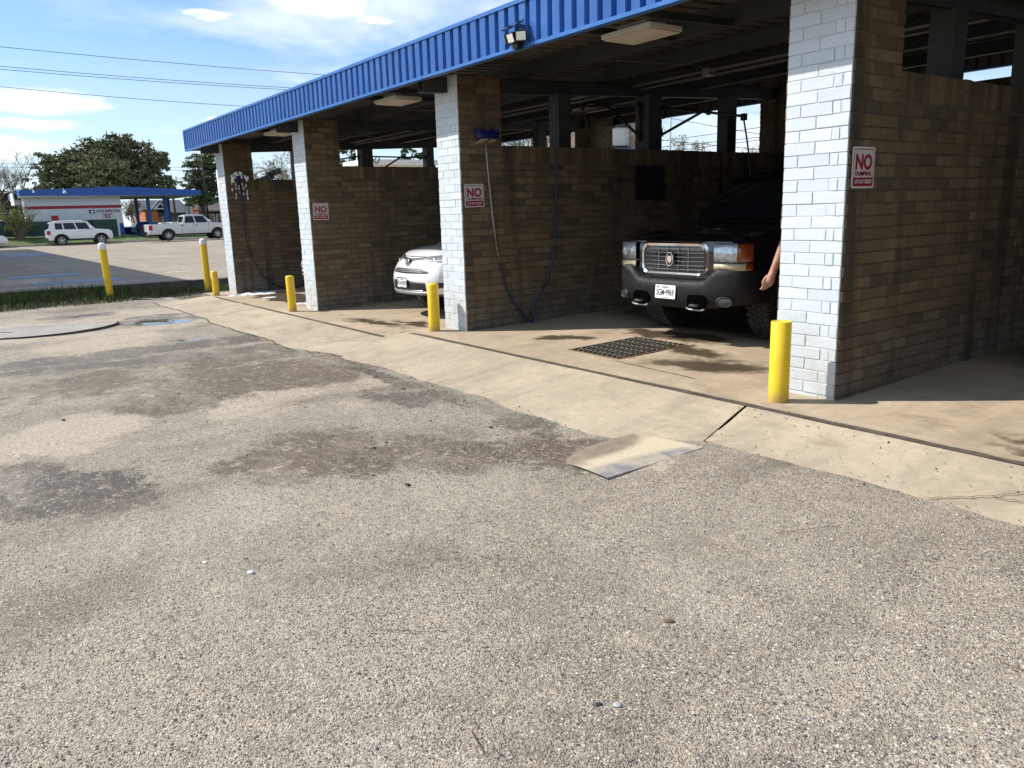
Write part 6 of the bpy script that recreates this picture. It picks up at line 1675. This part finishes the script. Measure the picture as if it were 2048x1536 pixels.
# ------------------------------------------------------------------ small things on the ground
def ground_bits():
    rng = random.Random(21)
    # loose stones standing out of the aggregate
    mb = MB(); st = [(-.5,-.5,0), (.5,-.5,0), (.55,.45,0), (-.5,.5,0), (-.3,-.3,.5), (.32,-.28,.55), (.3,.3,.5), (-.28,.3,.45)]
    def stone(x, y, z, r_, br):
        a = rng.uniform(0, 2*pi); sx, sy, sz = r_*rng.uniform(.8, 1.5), r_*rng.uniform(.7, 1.1), r_*rng.uniform(.6, 1.1); q = len(mb.v); mb.rnd = br; c, s = cos(a), sin(a)
        for (u, v, w) in st:
            u += rng.uniform(-.15, .15); v += rng.uniform(-.15, .15); mb.v.append((x + (u*c-v*s)*sx*2*.8, y + (u*s+v*c)*sy*2*.8, z - .0025 + w*sz*1.6))
        for f in ((4,5,6,7), (0,1,5,4), (1,2,6,5), (2,3,7,6), (3,0,4,7)): mb.face([q+i for i in f])
    n = 0
    while n < 80000:
        d = rng.uniform(.0, 1)**1.9*4.8 + 1.7; a = R(rng.uniform(88, 182)); x = .2646 + d*cos(a); y = -5.05 + d*sin(a)
        if y > yend(x) - .05 or x < -6.5: continue
        if (x+3.3)**2/.42 + (y+1.75)**2/.2 < 1: continue
        if N2(x, y, 1.1, 51) + .45*N2(x, y, 4, 52) < rng.uniform(-.7, .15): continue
        stone(x, y, zg(x, y), rng.choice((.0028, .0034, .0040, .0048, .0060)), rng.random()); n += 1
    n = 0
    while n < 2600:                                             # clods and stones lying in the mud
        cx, cy, sx, sy = rng.choice(((-7.3,-2.4,.8,.7), (-6.9,-3.3,.6,.5), (-4.5,-3.1,.6,.4), (-4.0,-2.5,.4,.4), (-3.7,-1.95,.25,.22), (-8.6,-2.6,.8,.9), (-5.2,-1.9,.8,.18)))
        x, y = rng.gauss(cx, sx), rng.gauss(cy, sy)
        if y > yend(x) - .04 or x > -3.25: continue
        stone(x, y, zg(x, y), rng.choice((.004, .005, .006, .008))*(1 if rng.random() < .97 else 2.2), rng.choice((.0, .05, .16, .2, .35, .97))); n += 1
    t = NT('loose_stone'); c = t.ramp(t.attr(), [(0, (.06,.055,.06)), (.14, (.19,.17,.155)), (.32, (.36,.315,.26)), (.6, (.50,.44,.36)), (.9, (.60,.54,.45)), (.96, (.30,.21,.15))], 'CONSTANT')
    stuff(mb.build('gravel', t.out(c, .85)), 'loose little stones strewn over the worn aggregate lot', 'gravel')
    # dark crumbs and leaf scraps on the concrete
    mb = MB(); k = 0
    while k < 900:
        if rng.random() < .55: x, y = rng.uniform(-3.3, .9), rng.uniform(-1.1, .25)
        elif rng.random() < .5: x = rng.uniform(-17, .5); y = -.5 + rng.gauss(0, .05)
        else: x = rng.uniform(-9, .5); y = yend(x) + rng.gauss(0, .07)
        za = zf(x) + .002 if y > -.48 else lerp(zf(x)-.006, zg(x, yend(x)), max(0, min(1, (-.49-y)/(-.49-yend(x))))) + .006
        if y < yend(x): za = zg(x, y) + .004
        s = rng.choice((.003, .0035, .0045, .0065))*(1 if rng.random() < .96 else 2); a = rng.uniform(0, pi); u = Vector((cos(a), sin(a), 0))*s*rng.uniform(.8, 1.8); v = Vector((-sin(a), cos(a), 0))*s*.6
        c = Vector((x, y, za)); mb.rnd = rng.random(); q = len(mb.v)
        mb.v += [tuple(c-u), tuple(c-v), tuple(c+u), tuple(c+v), tuple(c+Vector((0,0,s*.8)))]
        for i in range(4): mb.face((q+i, q+(i+1) % 4, q+4))
        k += 1
    t = NT('leaf_scraps'); c = t.ramp(t.attr(), [(0, (.035,.025,.018)), (.7, (.10,.065,.04)), (.92, (.45,.42,.36))], 'CONSTANT')
    stuff(mb.build('litter', t.out(c, .9)), 'dark leaf scraps and crumbs scattered over the pale concrete', 'debris')
ground_bits()
def bits():
    def lump(name, label, x, y, sx, sy, sz, mat, rz, cat):
        t = MB(); t.smooth = True; t.lathe([(0,-.5), (.7,-.35), (1,0), (.75,.35), (.3,.5), (0,.52)], 8, Matrix.Rotation(rz, 4, 'Z') @ Matrix.Diagonal((sx, sy, sz*2, 1)))
        for i, v in enumerate(t.v): t.v[i] = (v[0]*(1+.15*N2(v[0]*90, v[1]*90, 1, 3)), v[1]*(1+.15*N2(v[1]*90, v[2]*90, 1, 4)), v[2])
        tag(t.build(name, mat, None, (x, y, zg(x, y) + sz*.6)), label, cat)
    lump('scrap', 'tiny white scrap lying left of the white pebble', -3.26, -4.27, .013, .009, .006, M_PLATE, .5, 'scrap')
    lump('pebble', 'bright white oval pebble alone on the gravel', -3.02, -4.14, .017, .010, .008, M_PLATE, 1.0, 'pebble')
    lump('stone_chip', 'flat dark green stone chip in the foreground gravel', -1.375, -3.59, .016, .009, .004, plain('dark_chip', (.03,.04,.036), .4), .9, 'stone')
    lump('stone', 'round pale grey stone next to the dark chip', -1.335, -3.545, .016, .015, .004, plain('grey_stone', (.36,.37,.36), .8), .2, 'stone')
    lump('dirt_clod', 'brown clod of dry grass and dirt on the gravel', -1.59, -3.04, .022, .012, .006, plain('clod', (.13,.10,.05), .95, bump=.8), .6, 'clod')
    for (a, b_, lab) in (((-1.52,-3.97), (-1.40,-4.0), 'bent brown twig near the lower middle edge'), ((-2.24,-3.93), (-2.09,-3.78), 'thin pale stalk lying in the middle of the gravel'), ((-.72,-2.40), (-.62,-2.39), 'brown twig at the right edge of the gravel'), ((-1.84,-2.05), (-1.70,-1.76), 'long pale straw lying below the concrete apron'), ((-3.42,-1.95), (-3.25,-1.75), 'twig caught on the sandy steel plate')):
        m_ = ((a[0]+b_[0])/2 + .008, (a[1]+b_[1])/2 - .006); mb = MB(); mb.smooth = True
        mb.tube([(a[0], a[1], zg(*a)+.005), (m_[0], m_[1], zg(*m_)+.012), (b_[0], b_[1], zg(*b_)+.006)], [.0018, .0016, .001], 6)
        tag(mb.build('twig', plain('twig_brown', (.20,.13,.07), .9)), lab, 'twig', 'twigs on the ground')
    # steel plate half buried in sand
    c = [(-3.80,-1.40), (-2.935,-1.285), (-2.90,-2.145), (-3.62,-2.10)]
    mb = MB(); rows = []
    for i in range(9):
        row = []
        for j in range(9):
            u, v = i/8, j/8; x = lerp(lerp(c[0][0], c[1][0], u), lerp(c[3][0], c[2][0], u), v); y = lerp(lerp(c[0][1], c[1][1], u), lerp(c[3][1], c[2][1], u), v)
            row.append((x, y, -.116 + .015*smooth(0, .8, u) + .004*N2(x, y, 3, 9) - .055*smooth(.38, 0, u) - .02*smooth(.75, 1, v)*smooth(.7, .3, u)))
        rows.append(row)
    mb.grid(rows, flip=True); e = [r_[-1] for r_ in rows]; mb.grid([rows[-1], [(p[0]+.004, p[1], p[2]-.03) for p in rows[-1]]], flip=True)
    t = NT('sandy_steel_plate'); q = t.pos
    g = t.ramp(t.noise(9, 5, .7), [(.35, (.17,.165,.165)), (.65, (.27,.26,.25))])
    s1 = t.ramp(t.noise(1, 6, .7, t.mapped((2.2, 3.2, 1), (.6,.2,0), (0,0,.5)), .5), [(.40, 1.), (.54, 0.)])
    edge = ellipses(t, q, [(-2.93,-1.80,.15,.60,-4,.3)])
    sand = t.math('SUBTRACT', 1.0, t.math('MULTIPLY', edge, t.math('SUBTRACT', 1.0, t.math('MULTIPLY', s1, .5))), True)
    c_ = t.mix(sand, g, t.ramp(t.noise(30, 5, .7), [(.3, (.50,.40,.26)), (.7, (.62,.52,.37))]))
    md = ellipses(t, q, [(-3.62,-1.80,.40,.55,10,.15), (-3.5,-2.08,.32,.12,0,.3)]); c_ = t.mix(t.math('MULTIPLY', md, .92), c_, t.ramp(t.noise(16, 6, .7), [(.3, (.14,.105,.07)), (.7, (.27,.21,.15))]))
    pl = mb.build('steel_plate', t.out(c_, .8, t.bump(t.noise(40, 5, .7), .6, .006))); tag(pl, 'sand-covered grey steel plate let into the lot at the apron edge', 'steel plate')
    # rubber mat with a curling edge
    out = [(-13.60,-5.4), (-13.46,-4.5), (-13.24,-3.75), (-13.40,-3.2), (-13.95,-2.78), (-14.45,-2.92), (-14.9,-3.9), (-15.0,-5.4)]
    top = curve_pts([(x, y, 0) for x, y in out], 6); mb = MB(); mb.smooth = True; ctr = Vector((-14.2, -4.2, 0)); rows = []
    for f in (0, .5, .86, .97, 1.0):
        rows.append([(lerp(ctr.x, p.x, f), lerp(ctr.y, p.y, f), zg(lerp(ctr.x, p.x, f), lerp(ctr.y, p.y, f)) + .010 + (.025*smooth(-5, -3.0, p.y) if f > .9 else .0)*(1 if p.x > -14.2 else .1)*(f-.86)/.14) for p in top])
    rows.append([(p[0], p[1], p[2]-.035) for p in rows[-1]])
    mb.grid(rows); o = mb.build('rubber_mat', plain('worn_grey_mat', (.30,.27,.235), .85, var=.2, vs=3, bump=.4)); tag(o, 'big worn grey rubber mat curling up at its dark edge', 'mat')
    mb = MB(); mb.smooth = True; mb.tube([(p.x+.008, p.y, zg(p.x, p.y)+.008 + .022*smooth(-5, -3.0, p.y)) for p in top if p.x > -14.1], .010, 6); e = mb.build('edge', M_RUBBER, o)
    # kerb stop and bits on the neighbouring lot
    mb = MB(); mb.prism([(-.09,0), (.09,0), (.06,.11), (-.06,.11)], frame_m((-22.9,-3.9,.0), (1,0,0), (0,0,1)) , -1.5); tag(mb.build('wheel_stop', M_KERB), 'low dark concrete wheel stop in the shadow at the left edge', 'wheel stop')
bits()
